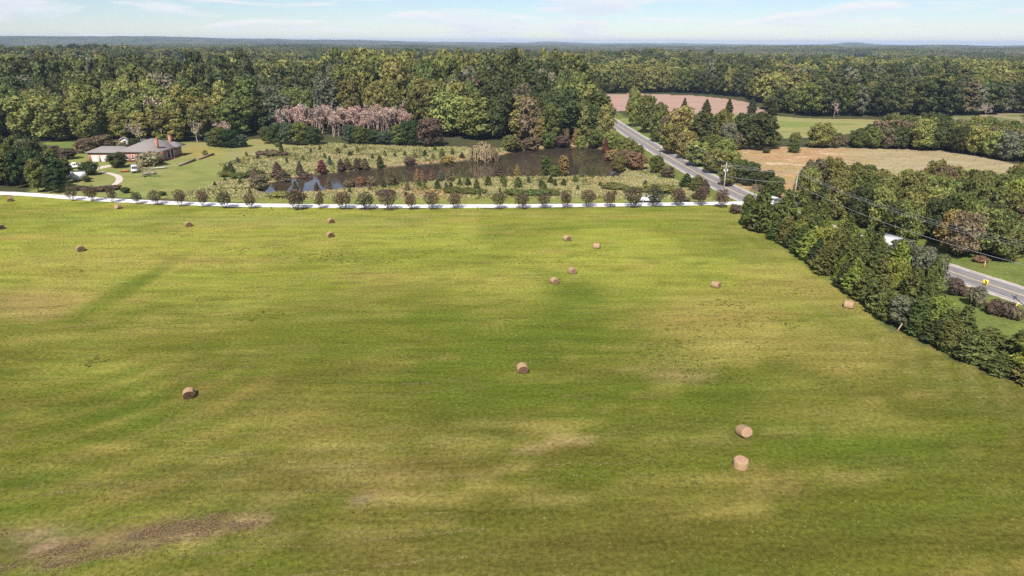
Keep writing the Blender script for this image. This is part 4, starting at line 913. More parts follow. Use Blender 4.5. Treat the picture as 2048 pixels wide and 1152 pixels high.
for nm, ty, data in (('pick', 'INT', np.array([p[2] for p in pts], np.int32)), ('size', 'FLOAT_VECTOR', np.array([(p[4], p[4], p[3]) for p in pts], np.float32)), ('turn', 'FLOAT_VECTOR', np.c_[np.zeros((len(pts), 2)), fr_.random(len(pts)) * 6.283].astype(np.float32)),
                     ('tint', 'FLOAT_COLOR', np.c_[np.array([p[5] for p in pts]) * (.8 + .4 * fr_.random((len(pts), 1))), np.ones(len(pts))].astype(np.float32))):
    a = fm.attributes.new(nm, ty, 'POINT'); a.data.foreach_set({'INT': 'value', 'FLOAT_VECTOR': 'vector', 'FLOAT_COLOR': 'color'}[ty], data.ravel())
fo = link('distant_forest', fm, kind='stuff')
ng = bpy.data.node_groups.new('forest_growth', 'GeometryNodeTree')
ng.interface.new_socket('Geometry', in_out='INPUT', socket_type='NodeSocketGeometry'); ng.interface.new_socket('Geometry', in_out='OUTPUT', socket_type='NodeSocketGeometry')
gi, go = ng.nodes.new('NodeGroupInput'), ng.nodes.new('NodeGroupOutput')
m2p = ng.nodes.new('GeometryNodeMeshToPoints'); iop = ng.nodes.new('GeometryNodeInstanceOnPoints'); ci = ng.nodes.new('GeometryNodeCollectionInfo')
ci.inputs['Collection'].default_value = src; ci.inputs['Separate Children'].default_value = True; ci.inputs['Reset Children'].default_value = True
iop.inputs['Pick Instance'].default_value = True
def named(nm, ty):
    n = ng.nodes.new('GeometryNodeInputNamedAttribute'); n.data_type = ty; n.inputs['Name'].default_value = nm; return n.outputs['Attribute']
ng.links.new(gi.outputs[0], m2p.inputs['Mesh']); ng.links.new(m2p.outputs[0], iop.inputs['Points']); ng.links.new(ci.outputs[0], iop.inputs['Instance'])
ng.links.new(named('pick', 'INT'), iop.inputs['Instance Index']); ng.links.new(named('turn', 'FLOAT_VECTOR'), iop.inputs['Rotation']); ng.links.new(named('size', 'FLOAT_VECTOR'), iop.inputs['Scale'])
ng.links.new(iop.outputs[0], go.inputs[0])
md = fo.modifiers.new('growth', 'NODES'); md.node_group = ng
print('forest individuals', nind, 'dead', ndead, 'rest', len(rest), 'instances', len(pts))

# ------------------------------------------------------------------ low growth
for i, (bx, by, t, w, c, lab) in enumerate([(905,385,375,40,'green','low dark green bramble strip before the pond, end towards the house'),(935,386,377,46,'cedar','low dark green bramble strip before the pond, middle length'),(960,386,378,30,'green','low dark green bramble strip before the pond, end towards the road'),
    (1030,389,379,44,'cedar','second bramble strip by the drive, end towards the house'),(1066,389,381,50,'green','second bramble strip by the drive, middle length'),(1100,388,380,44,'cedar','second bramble strip by the drive, end towards the road'),(1230,376,368,60,'olive','wide olive bramble patch past the pond end'),(1320,382,370,70,'yellowgreen','yellow green bramble patch below the roadside cedars'),(1270,384,374,50,'olive','olive weed patch above the parked pickup'),
    (770,390,380,40,'maroon','brownish weed patch between pond and drive'),(560,392,384,44,'yellowgreen','yellowish weed patch under the west tip of the pond'),(510,349,341,40,'dark','dark grass tussock patch west of the pond'),(480,356,346,40,'green','dark green weed patch at the west shore'),
    (158,380,371,28,'maroon','reddish brush pile by the drive, end towards the pines'),(180,384,374,30,'brown','pale brown brush pile by the drive'),(205,382,372,34,'maroon','reddish brush hedge across the garden path'),(228,379,370,30,'maroon','reddish brush hedge end by the round bush'),
    (523,311,302,26,'maroon','maroon bramble on the brush heap, end towards the house'),(545,312,300,36,'brown','brown bramble on top of the brush heap'),(566,311,303,24,'maroon','reddish bramble on the brush heap, end towards the pond'),
    (1985,628,598,34,'maroon','dark reddish weeds on the mound by the guy wire'),(2010,634,604,36,'maroon','reddish weeds right beneath the yellow guy guard'),(2030,640,616,28,'brown','brown weeds at the end of the mound'),(1926,592,572,26,'rust','rusty red shrub by the roadside fence post'),(1950,612,574,40,'greygreen','grey green bush under the chevron sign'),
    (1880,522,508,40,'green','green weeds on the far verge at the bend'),(1960,524,512,30,'rust','small rusty weed behind the marker post'),(2020,522,506,30,'gold','yellowish weeds by the far verge of the road'),(1395,398,386,26,'dark','tangle of cut branches beside the drive'),(1370,402,394,24,'brown','low brown branches lying beside the drive')]):
    plant_px('shrub', bx, by, t, w * 1.1, c, lab, 'shrub', 'low_shrub')

def tuft_object(name, pts, w, l, tint, per=3, up=1.0, h=.0, flat=False):
    r = np.random.default_rng(len(pts)); n = len(pts); P = np.repeat(pts, per, 0) + r.normal(size=(n * per, 3)) * np.array([w, w, 0]) * .9
    P[:, 2] += l * .55 + h
    N_ = r.normal(size=P.shape); N_[:, 2] *= .3
    if flat: P[:, 2] = .02 + .03 * r.random(len(P)); N_ = np.tile([0, 0, 1.], (len(P), 1))
    me = MB().add(*cards(P, N_, w, l, r, .25 if flat else .1, axis=np.tile([1.0, .1, 0] if flat else [0, 0, up], (len(P), 1)))).mesh(name, LEAF)
    o = link(name, me, kind='stuff'); o['tint'] = [float(v) for v in tint]; return o
g2 = np.random.default_rng(91)
def spread_pts(n, x0, x1, y0, y1, cls):
    q = np.c_[g2.uniform(x0, x1, n), g2.uniform(y0, y1, n)]; c = cover_class(q[:, 0], q[:, 1]); q = q[c == cls]
    q = q[~poly_mask(q[:, 0], q[:, 1], PW)]
    dd = np.minimum(seg_dist(q[:, 0], q[:, 1], [tuple(v) for v in DRIVEP[::4]]) - 3, seg_dist(q[:, 0], q[:, 1], [tuple(v) for v in ROADP[::4]]) - 5)
    q = q[dd > 0]
    return np.c_[q, terrain(q[:, 0], q[:, 1])]
mp_ = spread_pts(60000, -105, 70, 168, 300, 2)
mp_ = mp_[proj(mp_)[1] < 398]
dens = fbm(mp_[:, 0] / 7, mp_[:, 1] / 7, 500, 3)
tuft_object('meadow_grass', mp_[(dens > .42)][:14000], .17, .25, (.350, .325, .160), 3)
tuft_object('meadow_weeds', mp_[(dens < .46)][:3200], .24, .30, (.195, .205, .080), 4)
tuft_object('tan_field_grass', spread_pts(5000, 50, 330, 175, 275, 6), .2, .14, (.34, .26, .15), 2)
def clump_pts(cl):
    out = []
    for cx, cy, rx, ry, n in cl:
        for _ in range(n):
            a, q = g2.uniform(0, 6.283), math.sqrt(g2.random()); out.append(at(cx + rx * q * math.cos(a), cy + ry * q * math.sin(a)))
    q = np.array(out); return np.c_[q, np.zeros(len(q))]
CLM = [(720,515,130,14,90),(620,512,90,10,30),(470,500,30,6,10),(520,630,60,8,16),(480,640,30,6,8),(195,720,25,6,12),(175,730,20,6,8),(1340,715,80,40,60),(1430,740,70,30,45),(1400,765,60,8,14),(1500,640,70,16,30),(1590,650,40,10,14),(1450,610,60,14,26),(1600,580,50,12,20),
       (1330,700,60,25,40),(1300,905,110,25,36),(1260,930,80,25,30),(1330,960,80,20,18),(1100,1030,80,14,12),(760,1020,60,20,8),(1200,720,25,6,4),(1500,815,30,8,3),(1900,810,100,20,12),(1700,960,150,60,14),(1870,1040,150,50,10),(520,430,90,8,22),(880,500,80,10,16),(1330,450,60,6,10),(1060,520,90,10,12),(150,540,30,5,6),(330,470,60,12,8),(690,660,20,5,5),(1040,650,60,10,8),(930,470,100,12,14),(1700,760,90,30,20),(1530,700,60,20,18),(1380,660,70,18,20)]
cp = clump_pts(CLM); tuft_object('grass_clumps', np.repeat(cp, 4, 0) + g2.normal(size=(len(cp) * 4, 3)) * np.array([.20, .09, 0]), .07, .07, (.120, .140, .034), 3)
fpt = np.c_[g2.uniform(-130, 95, 90000), 38 + 128 * g2.random(90000) ** 1.25, np.zeros(90000)]
fp_, fq_, _z = proj(fpt); fd = fbm(fpt[:, 0] / 5, fpt[:, 1] / 5, 600, 4)
fpt = fpt[(fp_ > -60) & (fp_ < 2110) & poly_mask(fp_, fq_, FIELD_PX) & (fd + .18 * (g2.random(len(fd)) - .5) > .47)]
half = g2.random(len(fpt)) < .55
tuft_object('stubble_grass', fpt[half], .09, .075, (.185, .185, .050), 1); tuft_object('dry_stubble', fpt[~half], .08, .06, (.20, .165, .06), 1)

# loose straw left in lines by the rake, soil clods along the ruts
def line_pts(lines, per_m, wid):
    out = []
    for p in lines:
        q = chaikin(p, 2); l = np.concatenate([[0], np.cumsum(np.hypot(*np.diff(q, axis=0).T))]); n = max(3, int(l[-1] * per_m)); t = g2.random(n) * l[-1]
        t = t[noise(t / 1.3, np.full(n, p[0][0] * 3.1), 810) > .38]; n = len(t)
        out.append(np.c_[np.interp(t, l, q[:, 0]), np.interp(t, l, q[:, 1])] + g2.normal(size=(n, 2)) * wid)
    q = np.vstack(out); return np.c_[q, np.zeros(len(q))]
sl = []
for _ in range(210):
    x, y = g2.uniform(-75, 62), 40 + 105 * g2.random() ** 1.3; L_ = g2.uniform(3, 13); a = math.radians(6 + 9 * (g2.random() - .5) - .12 * x)
    c, d_ = math.cos(a), math.sin(a); p = proj([x, y, 0])
    if 0 < p[0] < 2048 and poly_mask(p[0:1] if not np.isscalar(p[0]) and np.ndim(p[0]) else np.array([p[0]]), np.array([p[1]]), FIELD_PX)[0] and float(p[0]) < 1000 + 1.1 * max(0, 1100 - float(p[1])): sl.append([(x - c * L_ / 2, y - d_ * L_ / 2), (x, y + .15), (x + c * L_ / 2, y + d_ * L_ / 2)])
tuft_object('loose_straw', line_pts(sl, 24, .10), .018, .12, (.26, .22, .085), 2, flat=True)
ruts = [[at(*q) for q in r] for r in ([(-20,1155),(60,1118),(160,1088),(300,1070),(420,1056),(520,1047)], [(0,1138),(90,1108),(230,1076),(380,1048),(480,1022)], [(30,1150),(120,1125),(300,1092),(480,1052)], [(300,1075),(400,1050),(470,1045)])]
tuft_object('soil_clods', line_pts(ruts, 60, .26), .028, .08, (.175, .125, .070), 2, flat=True)
tuft_object('rut_straw', line_pts(ruts, 40, .45), .02, .11, (.27, .185, .110), 2, flat=True)

# ------------------------------------------------------------------ hay bales
def hay_material():
    m, N, L = nodes_of('hay'); out = N.new('ShaderNodeOutputMaterial'); b = N.new('ShaderNodeBsdfPrincipled'); L.new(b.outputs[0], out.inputs[0]); b.inputs['Roughness'].default_value = .95; b.inputs['Specular IOR Level'].default_value = .1
    a = N.new('ShaderNodeAttribute'); a.attribute_type = 'OBJECT'; a.attribute_name = 'tint'
    t = N.new('ShaderNodeTexCoord'); mpp = N.new('ShaderNodeMapping'); mpp.inputs['Scale'].default_value = (14, 3, 3); L.new(t.outputs['Object'], mpp.inputs[0])
    n = N.new('ShaderNodeTexNoise'); n.inputs['Scale'].default_value = 2.2; n.inputs['Detail'].default_value = 5; L.new(mpp.outputs[0], n.inputs['Vector'])
    r = N.new('ShaderNodeMapRange'); r.inputs['From Min'].default_value = .3; r.inputs['From Max'].default_value = .7; r.inputs['To Min'].default_value = .6; r.inputs['To Max'].default_value = 1.35; L.new(n.outputs['Fac'], r.inputs['Value'])
    hs = N.new('ShaderNodeHueSaturation'); L.new(a.outputs['Color'], hs.inputs['Color']); L.new(r.outputs[0], hs.inputs['Value']); L.new(hs.outputs[0], b.inputs['Base Color'])
    return m
HAY = hay_material()
br = np.random.default_rng(3)
def bale_meshes(seed):
    r = np.random.default_rng(seed); n, k = 32, 9; a = np.linspace(0, 2 * math.pi, n, endpoint=False); V = []
    lump = .025 * r.normal(size=n)
    def rad(j, x): return .76 + lump[j] + .018 * math.sin(x * 38) + .008 * r.normal()
    rows = []
    for i in range(k):
        x = -.66 + 1.32 * i / (k - 1); edge_ = .05 if i in (0, k - 1) else 0
        for j in range(n):
            q = rad(j, x) - edge_; z = .74 + q * math.sin(a[j]); V.append((x, q * math.cos(a[j]) * (1.04 if z < .5 else 1), max(.0, z)))
    side = np_mesh('bale_side', V, np.array([(i * n + j, i * n + (j + 1) % n, (i + 1) * n + (j + 1) % n, (i + 1) * n + j) for i in range(k - 1) for j in range(n)]), HAY, smooth=True)
    V = np.array(V); ends = []
    for e, sgn in ((0, -1), (k - 1, 1)):
        ring = V[e * n:(e + 1) * n]; W_ = [ring]; cen = np.array([ring[0][0], 0, .72])
        for q in range(1, 9):
            t = 1 - q / 8.6; rr = cen + (ring - cen) * t
            rr[:, 0] += sgn * (.07 * (q % 2) + .02 * np.sin(a + q) + .05 * math.sin(t * 3)); W_.append(rr)
        W_ = np.vstack(W_ + [cen[None] + [sgn * .06, 0, 0]])
        Q = [(q * n + j, q * n + (j + 1) % n, (q + 1) * n + (j + 1) % n, (q + 1) * n + j) for q in range(8) for j in range(n)]; Tt = [(8 * n + j, 8 * n + (j + 1) % n, 9 * n) for j in range(n)]
        if sgn > 0: pass
        ends.append(np_mesh('bale_end', W_, [Q, Tt], HAY))
    return side, ends
BM = [bale_meshes(i) for i in range(3)]
# photo column, row of the foot, heading of the end face (degrees from facing the camera, + to the right), end brightness, label
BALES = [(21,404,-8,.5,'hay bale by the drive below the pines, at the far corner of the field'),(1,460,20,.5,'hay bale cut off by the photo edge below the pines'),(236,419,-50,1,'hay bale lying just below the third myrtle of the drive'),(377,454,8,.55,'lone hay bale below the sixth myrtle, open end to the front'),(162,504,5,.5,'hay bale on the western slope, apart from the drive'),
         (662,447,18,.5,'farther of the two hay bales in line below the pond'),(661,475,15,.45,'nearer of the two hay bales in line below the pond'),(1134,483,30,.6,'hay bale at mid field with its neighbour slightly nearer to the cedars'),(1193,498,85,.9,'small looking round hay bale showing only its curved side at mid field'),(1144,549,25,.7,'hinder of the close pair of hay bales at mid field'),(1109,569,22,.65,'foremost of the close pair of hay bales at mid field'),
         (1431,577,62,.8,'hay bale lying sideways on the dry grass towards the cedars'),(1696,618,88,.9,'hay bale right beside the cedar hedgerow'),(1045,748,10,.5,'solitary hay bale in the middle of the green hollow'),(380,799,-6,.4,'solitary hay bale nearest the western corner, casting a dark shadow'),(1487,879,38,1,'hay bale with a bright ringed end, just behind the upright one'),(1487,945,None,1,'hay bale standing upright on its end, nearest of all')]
for i, (bx, by, hd, br_, lab) in enumerate(BALES):
    x, y = at(bx, by)
    side, ends = BM[i % 3]; sc = br.uniform(.86, .95)
    view = math.atan2(-y, -x)          # towards the camera
    t = thing('hay_bale', lab, 'hay bale', (x, y, 0), 0, 'round hay bales on the field')
    if hd is None:
        t.location = (x + .66 * math.cos(math.radians(20)), y + .9 + .66 * math.sin(math.radians(20)), .62); t.rotation_euler = (0, math.radians(-90), math.radians(20)); t.location.z = .40
    else:
        t.rotation_euler = (0, 0, view + math.radians(hd)); t.location = (x + .7 * x / y, y + .7, -.14)
        if br_ == 1: t.rotation_euler = (0, math.radians(-14), view + math.radians(hd)); t.location.z = -.04
    t.scale = (sc, sc, sc * .84) if hd is not None else (sc * .72, sc, sc)
    c = link('wrapped_side', side, t); vb = br.uniform(.82, 1.08); c['tint'] = [.345 * vb, .232 * vb, .138 * vb]
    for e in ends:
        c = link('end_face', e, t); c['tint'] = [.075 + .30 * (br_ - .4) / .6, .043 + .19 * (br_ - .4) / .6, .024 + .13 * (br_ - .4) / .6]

# ------------------------------------------------------------------ the brick house
BRICK = mat('red_brick', (0.36, 0.165, 0.125), .9, 5.0, .22); ROOF = mat('grey_shingle', (0.215, 0.192, 0.186), .9, 3.0, .16, stretch=(1, 1, 4)); WHITE = mat('white_paint', (0.74, 0.72, 0.69), .6, 3.0, .06)
GLASS = mat('window_glass', (0.05, 0.06, 0.07), .1, None, spec=.6); DARK = mat('dark_trim', (0.04, 0.04, 0.042), .6, 4., .2); WOOD_ = mat('weathered_wood', (0.24, 0.20, 0.165), .9, 4.0, .25, stretch=(1, 1, .2)); METAL = mat('galvanised_metal', (0.42, 0.43, 0.44), .45, 5., .1, metallic=.6)
house = thing('brick_house', 'low red brick house with grey hip roof, chimneys and white porch columns', 'house', (-117.0, 227.0, 0))
def hip(mb, x0, x1, y0, y1, ze, zr, oh=.55):
    x0 -= oh; x1 += oh; y0 -= oh; y1 += oh
    if x1 - x0 >= y1 - y0: h_ = (y1 - y0) / 2; r0, r1 = (x0 + h_, (y0 + y1) / 2, zr), (x1 - h_, (y0 + y1) / 2, zr)
    else: h_ = (x1 - x0) / 2; r0, r1 = ((x0 + x1) / 2, y0 + h_, zr), ((x0 + x1) / 2, y1 - h_, zr)
    B = [(x0, y0), (x1, y0), (x1, y1), (x0, y1)]
    V = [(a, b, ze - .18) for a, b in B] + [(a, b, ze) for a, b in B] + [r0, r1]
    Q = [(0, 3, 2, 1), (0, 1, 5, 4), (1, 2, 6, 5), (2, 3, 7, 6), (3, 0, 4, 7)]
    if x1 - x0 >= y1 - y0: Q += [(4, 5, 9, 8), (6, 7, 8, 9)]; T_ = [(5, 6, 9), (7, 4, 8)]
    else: Q += [(5, 6, 9, 8), (7, 4, 8, 9)]; T_ = [(4, 5, 8), (6, 7, 9)]
    return mb.add(V, Q, T_)
wl_ = MB().box(-13, 0, 0, 5.6, 0, 3.3).box(-13, -2.4, 5.6, 11.2, 0, 3.3).box(-13, -.2, 11.2, 16.8, 0, 3.3).obj('brick_wall', BRICK, house)
MB().box(-23.6, -13, .25, 6.9, 0, 3.0).obj('brick_wall', BRICK, house)
rf = hip(MB(), -13, 0, 0, 16.8, 3.5, 6.6).obj('hip_roof', ROOF, house); hip(MB(), -23.6, -10, .25, 6.9, 3.2, 4.8).obj('wing_roof', ROOF, house); hip(MB(), -7, .9, 11.0, 17.0, 3.54, 5.3, .5).obj('bay_roof', ROOF, house)
for cx, cy, zt in ((-1.5, 3.0, 7.3), (-2.0, 13.4, 7.0)):
    ch = MB().box(cx - .4, cx + .4, cy - .5, cy + .5, 2.9, zt).obj('chimney', BRICK, house); MB().box(cx - .47, cx + .47, cy - .57, cy + .57, zt, zt + .25).obj('chimney_cap', BRICK, ch)
for y_ in (5.9, 8.4, 10.9): MB().tube([(-.15, y_, .3), (-.15, y_, 3.06)], [.19, .16], 10).box(-.38, .08, y_ - .23, y_ + .23, .2, .34).obj('porch_column', WHITE, house)
MB().box(-.45, .15, 5.6, 11.2, 3.06, 3.3).obj('porch_beam', WHITE, house); MB().box(-2.4, .5, 5.6, 11.2, 0, .3).obj('porch_floor', BRICK, house); MB().box(.5, 1.6, 7.4, 9.6, 0, .16).obj('porch_step', BRICK, house)
def window(face, u, z, w, h, parent):
    """face 'e': wall x = u0 looking east, 's': wall looking south"""
    (ax_, base) = face
    def bx(mb, u0, u1, z0, z1, d0, d1):
        if ax_ == 'e': mb.box(base + d0, base + d1, u0, u1, z0, z1)
        else: mb.box(u0, u1, base - d1, base - d0, z0, z1)
    fr = MB(); t = .09
    bx(fr, u - w / 2, u - w / 2 + t, z, z + h, -.02, .06); bx(fr, u + w / 2 - t, u + w / 2, z, z + h, -.02, .06); bx(fr, u - w / 2 + t, u + w / 2 - t, z + h - t, z + h, -.02, .06); bx(fr, u - w / 2 + t, u + w / 2 - t, z, z + t, -.02, .06); bx(fr, u - w / 2 + t, u + w / 2 - t, z + h / 2 - .04, z + h / 2 + .04, -.02, .05)
    f = fr.obj('window', WHITE, parent)
    pn = MB(); bx(pn, u - w / 2 + t, u + w / 2 - t, z + t, z + h - t, -.03, .015); pn.obj('pane', GLASS, f)
    sl = MB(); bx(sl, u - w / 2 - .05, u + w / 2 + .05, z - .09, z - .003, -.02, .12); sl.obj('sill', WHITE, f)
for u in (1.3, 3.4): window(('e', 0), u, .8, 1.1, 1.7, house)
for u in (6.6, 10.2): window(('e', -2.4), u, .7, 1.1, 1.9, house)
for u in (12.8, 15.2): window(('e', -.2), u, .8, 1.0, 1.7, house)
for u in (-2.6, -6.0, -8.6, -10.6): window(('s', 0), u, .9, .95, 1.5, house)
for u in (-14.4, -16.2): window(('s', .25), u, .95, .9, 1.3, house)
dr_ = MB().box(-2.42, -2.33, 7.9, 8.9, .32, 2.5).obj('door', WHITE, house); MB().box(-2.34, -2.28, 8.72, 8.78, 1.3, 1.42).obj('handle', METAL, dr_)
for gx_ in (-22.4, -19.4):
    gd = MB().box(gx_, gx_ + 2.5, .19, .27, .02, 2.15).obj('garage_door', WHITE, house)
    for z_ in (.08, .6, 1.12, 1.64): MB().box(gx_ + .08, gx_ + 2.42, .165, .188, z_, z_ + .44).obj('door_panel', WHITE, gd)
an = MB().tube([(-5, 14.2, 5.2), (-5, 14.2, 9.2)], .03, 5)
for k in range(5): an.tube([(-5.6 + k * .3, 14.2 - .9 + .1 * k, 9.1), (-5.6 + k * .3, 14.2 + .9 - .1 * k, 9.1)], .02, 4)
an.tube([(-5.8, 14.2, 9.1), (-4.2, 14.2, 9.1)], .025, 4).obj('aerial', METAL, house)
for (a, b, lab) in (((358,333),(391,321.5),'low brown garden wall before the brick house, length nearer the drive'), ((398,319.5),(428,310),'low brown garden wall before the brick house, length nearer the forest')):
    p0, p1 = np.array(at(*a)), np.array(at(*b)); d = (p1 - p0); L_ = np.linalg.norm(d); w = thing('garden_wall', lab, 'wall', (*p0, 0), math.atan2(d[1], d[0]))
    MB().box(0, L_, -.2, .2, 0, .62).obj('masonry', mat('old_brick', (.20, .125, .09), .9, 4., .3), w); MB().box(-.04, L_ + .04, -.25, .25, .62, .72).obj('coping', mat('coping_stone', (.33, .27, .22), .9, 3., .2), w)
def shed(x, y, w, d, h, zr, lab, wallm, nm='garden_shed', rz=0.0):
    t = thing(nm, lab, 'shed', (x, y, 0), rz)
    MB().add([(-w/2,-d/2,0),(w/2,-d/2,0),(w/2,d/2,0),(-w/2,d/2,0),(-w/2,-d/2,h),(w/2,-d/2,h),(w/2,d/2,h),(-w/2,d/2,h),(0,-d/2,zr-.08),(0,d/2,zr-.08)], [(0,1,5,4),(1,2,6,5),(2,3,7,6),(3,0,4,7)], [(4,5,8),(6,7,9)]).obj('wall', wallm, t)
    o = .3; sl = (zr - h) / (w / 2)
    MB().add([(-w/2-o,-d/2-o,h-o*sl),(0,-d/2-o,zr),(0,d/2+o,zr),(-w/2-o,d/2+o,h-o*sl),(w/2+o,-d/2-o,h-o*sl),(w/2+o,d/2+o,h-o*sl)], [(0,1,2,3),(1,4,5,2)]).add([(-w/2-o,-d/2-o,h-o*sl+.08),(0,-d/2-o,zr+.08),(0,d/2+o,zr+.08),(-w/2-o,d/2+o,h-o*sl+.08),(w/2+o,-d/2-o,h-o*sl+.08),(w/2+o,d/2+o,h-o*sl+.08)], [(0,3,2,1),(1,2,5,4)]).obj('roof', ROOF, t)
    MB().box(-.45, .45, -d/2-.06, -d/2+.02, .02, 1.95).obj('door', DARK, t)
x, y = at(250, 291); shed(x, y, 2.9, 3.4, 2.3, 3.2, 'small white shed behind the brick house roof', WHITE, rz=.5)
x, y = at(284, 292); shed(x, y, 4.2, 3.2, 1.9, 2.5, 'low grey roofed shed behind the house near the bare sycamore', WOOD_, rz=.1)

# ------------------------------------------------------------------ vehicles
TYRE, PAINT = mat('tyre_rubber', (.025, .025, .026), .85, 6., .2), mat('white_car_paint', (.76, .76, .75), .3, None, spec=.5)
def wheels(t, xs, w, r=.36):
    for x in xs:
        for sgn in (-1, 1):
            y0 = sgn * (w / 2 - .11); wh = MB().tube([(x, y0 - .11, r), (x, y0 + .11, r)], r, 14).obj('wheel', TYRE, t); MB().tube([(x, y0 + sgn * .09, r), (x, y0 + sgn * .125, r)], r * .58, 10).obj('rim', METAL, wh)
def vehicle(kind, x, y, rz, lab, cat, nm, paint=PAINT):
    t = thing(nm, lab, cat, (x, y, .03), rz)
    W_ = 1.9
    if kind == 'pickup':
        MB().box(-2.7, 2.7, -.95, .95, .42, .98, (.06, .12, .05, .05)).box(1.0, 2.65, -.9, .9, .98, 1.16, (0, .2, .08, .08)).obj('body', paint, t)
        MB().box(-.75, 1.15, -.88, .88, .98, 1.86, (.22, .62, .16, .16)).obj('cab', paint, t)
        MB().box(-2.64, -.82, -.9, -.8, .98, 1.22).box(-2.64, -.82, .8, .9, .98, 1.22).box(-2.68, -2.58, -.8, .8, .98, 1.22).obj('bed_wall', paint, t); MB().box(-2.56, -.84, -.79, .79, .985, 1.0).obj('bed_floor', DARK, t)
        MB().add([(1.10,-.74,1.10),(1.10,.74,1.10),(.60,.66,1.78),(.60,-.66,1.78)], [(0,1,2,3)]).obj('windscreen', GLASS, t)
        for sgn in (-1, 1): MB().box(-.45, .62, sgn * .80 - .03, sgn * .80 + .03, 1.2, 1.68, (.1, .3, 0, 0)).obj('side_window', GLASS, t)
        MB().box(-.78, -.66, -.6, .6, 1.25, 1.68).obj('rear_window', GLASS, t); wheels(t, (-1.75, 1.75), W_); bump = 2.7
    elif kind == 'van':
        MB().box(-2.5, 2.45, -.98, .98, .38, 1.08, (.04, .08, .04, .04)).obj('body', paint, t); MB().box(-2.4, 1.55, -.94, .94, 1.08, 1.95, (.18, .75, .18, .18)).obj('cab', paint, t)
        MB().add([(1.54,-.82,1.14),(1.54,.82,1.14),(.86,.70,1.88),(.86,-.70,1.88)], [(0,1,2,3)]).obj('windscreen', GLASS, t)
        for sgn in (-1, 1):
            for a in (-2.1, -.95, .15): MB().box(a, a + .95, sgn * .86 - .05, sgn * .86 + .05, 1.2, 1.76, (.06, .1, 0, 0)).obj('side_window', GLASS, t)
        MB().box(-2.4, -2.28, -.7, .7, 1.22, 1.76).obj('rear_window', GLASS, t); wheels(t, (-1.55, 1.55), W_); bump = 2.45
    elif kind == 'boxtruck':
        MB().box(-3.4, 1.9, -1.15, 1.15, .95, 3.15).obj('cargo_box', paint, t); MB().box(-3.36, 1.86, -1.11, 1.11, 3.153, 3.19).obj('cargo_roof', mat('grey_roof_skin', (.36, .37, .40), .6, 2., .1), t); MB().box(2.0, 3.9, -1.0, 1.0, .5, 1.25, (0, .1, .04, .04)).box(2.0, 3.2, -.98, .98, 1.25, 2.3, (0, .45, .1, .1)).obj('cab', paint, t); MB().box(-3.3, 3.6, -.5, .5, .5, .94).obj('chassis', DARK, t)
        MB().add([(3.2,-.85,1.32),(3.2,.85,1.32),(2.80,.78,2.2),(2.80,-.78,2.2)], [(0,1,2,3)]).obj('windscreen', GLASS, t)
        for sgn in (-1, 1): MB().box(.5, 1.85, sgn * 1.16 - .012, sgn * 1.16 + .012, 1.7, 3.05).obj('orange_panel', mat('orange_paint', (.62, .15, .03), .5), t); MB().box(2.2, 2.95, sgn * .95 - .03, sgn * .95 + .03, 1.4, 2.05).obj('side_window', GLASS, t)
        wheels(t, (-2.2, 2.9), 2.2, .42); bump = 3.9
    for sgn in (-1, 1): MB().box(bump - .1, bump + .01, sgn * .72 - .18, sgn * .72 + .18, .68, .86).obj('headlight', mat('lamp_glass', (.6, .6, .58), .2), t)
    MB().box(bump - .08, bump + .06, -.9, .9, .4, .56).box(-bump - .04, -bump + .08, -.9, .9, .42, .58).obj('bumper', DARK, t)
    return t
x, y = at(150, 337); vehicle('pickup', x, y, math.radians(205), 'white pickup parked on the lawn edge before the garage', 'pickup', 'pickup_truck')
x, y = at(1299, 403.5); vehicle('pickup', x, y, math.radians(180), 'white pickup on the drive half behind a dark myrtle', 'pickup', 'pickup_truck')
x, y = at(270, 344); vehicle('van', x, y, math.radians(-60), 'white utility car parked on the house lawn behind the bare tree', 'car', 'parked_car')
x, y = at(1549, 424); vehicle('van', x, y, math.radians(-75), 'white van waiting between the hedgerow trees at the drive mouth', 'van', 'white_van')
x, y = at(1546, 410); vehicle('van', x, y, math.radians(-80), 'white car behind the van at the drive mouth', 'car', 'parked_car')
x, y = at(1772, 503); vehicle('boxtruck', x, y, math.atan2(at(1700,477)[1] - at(1800,513)[1], at(1700,477)[0] - at(1800,513)[0]), 'white box truck with orange panels on the road behind the cedars', 'truck', 'box_truck')
x, y = at(1860, 243); vehicle('van', x, y, .3, 'white camper parked beyond the hedgerow trees', 'camper', 'parked_camper').scale = (1.2, 1.2, 1.2)
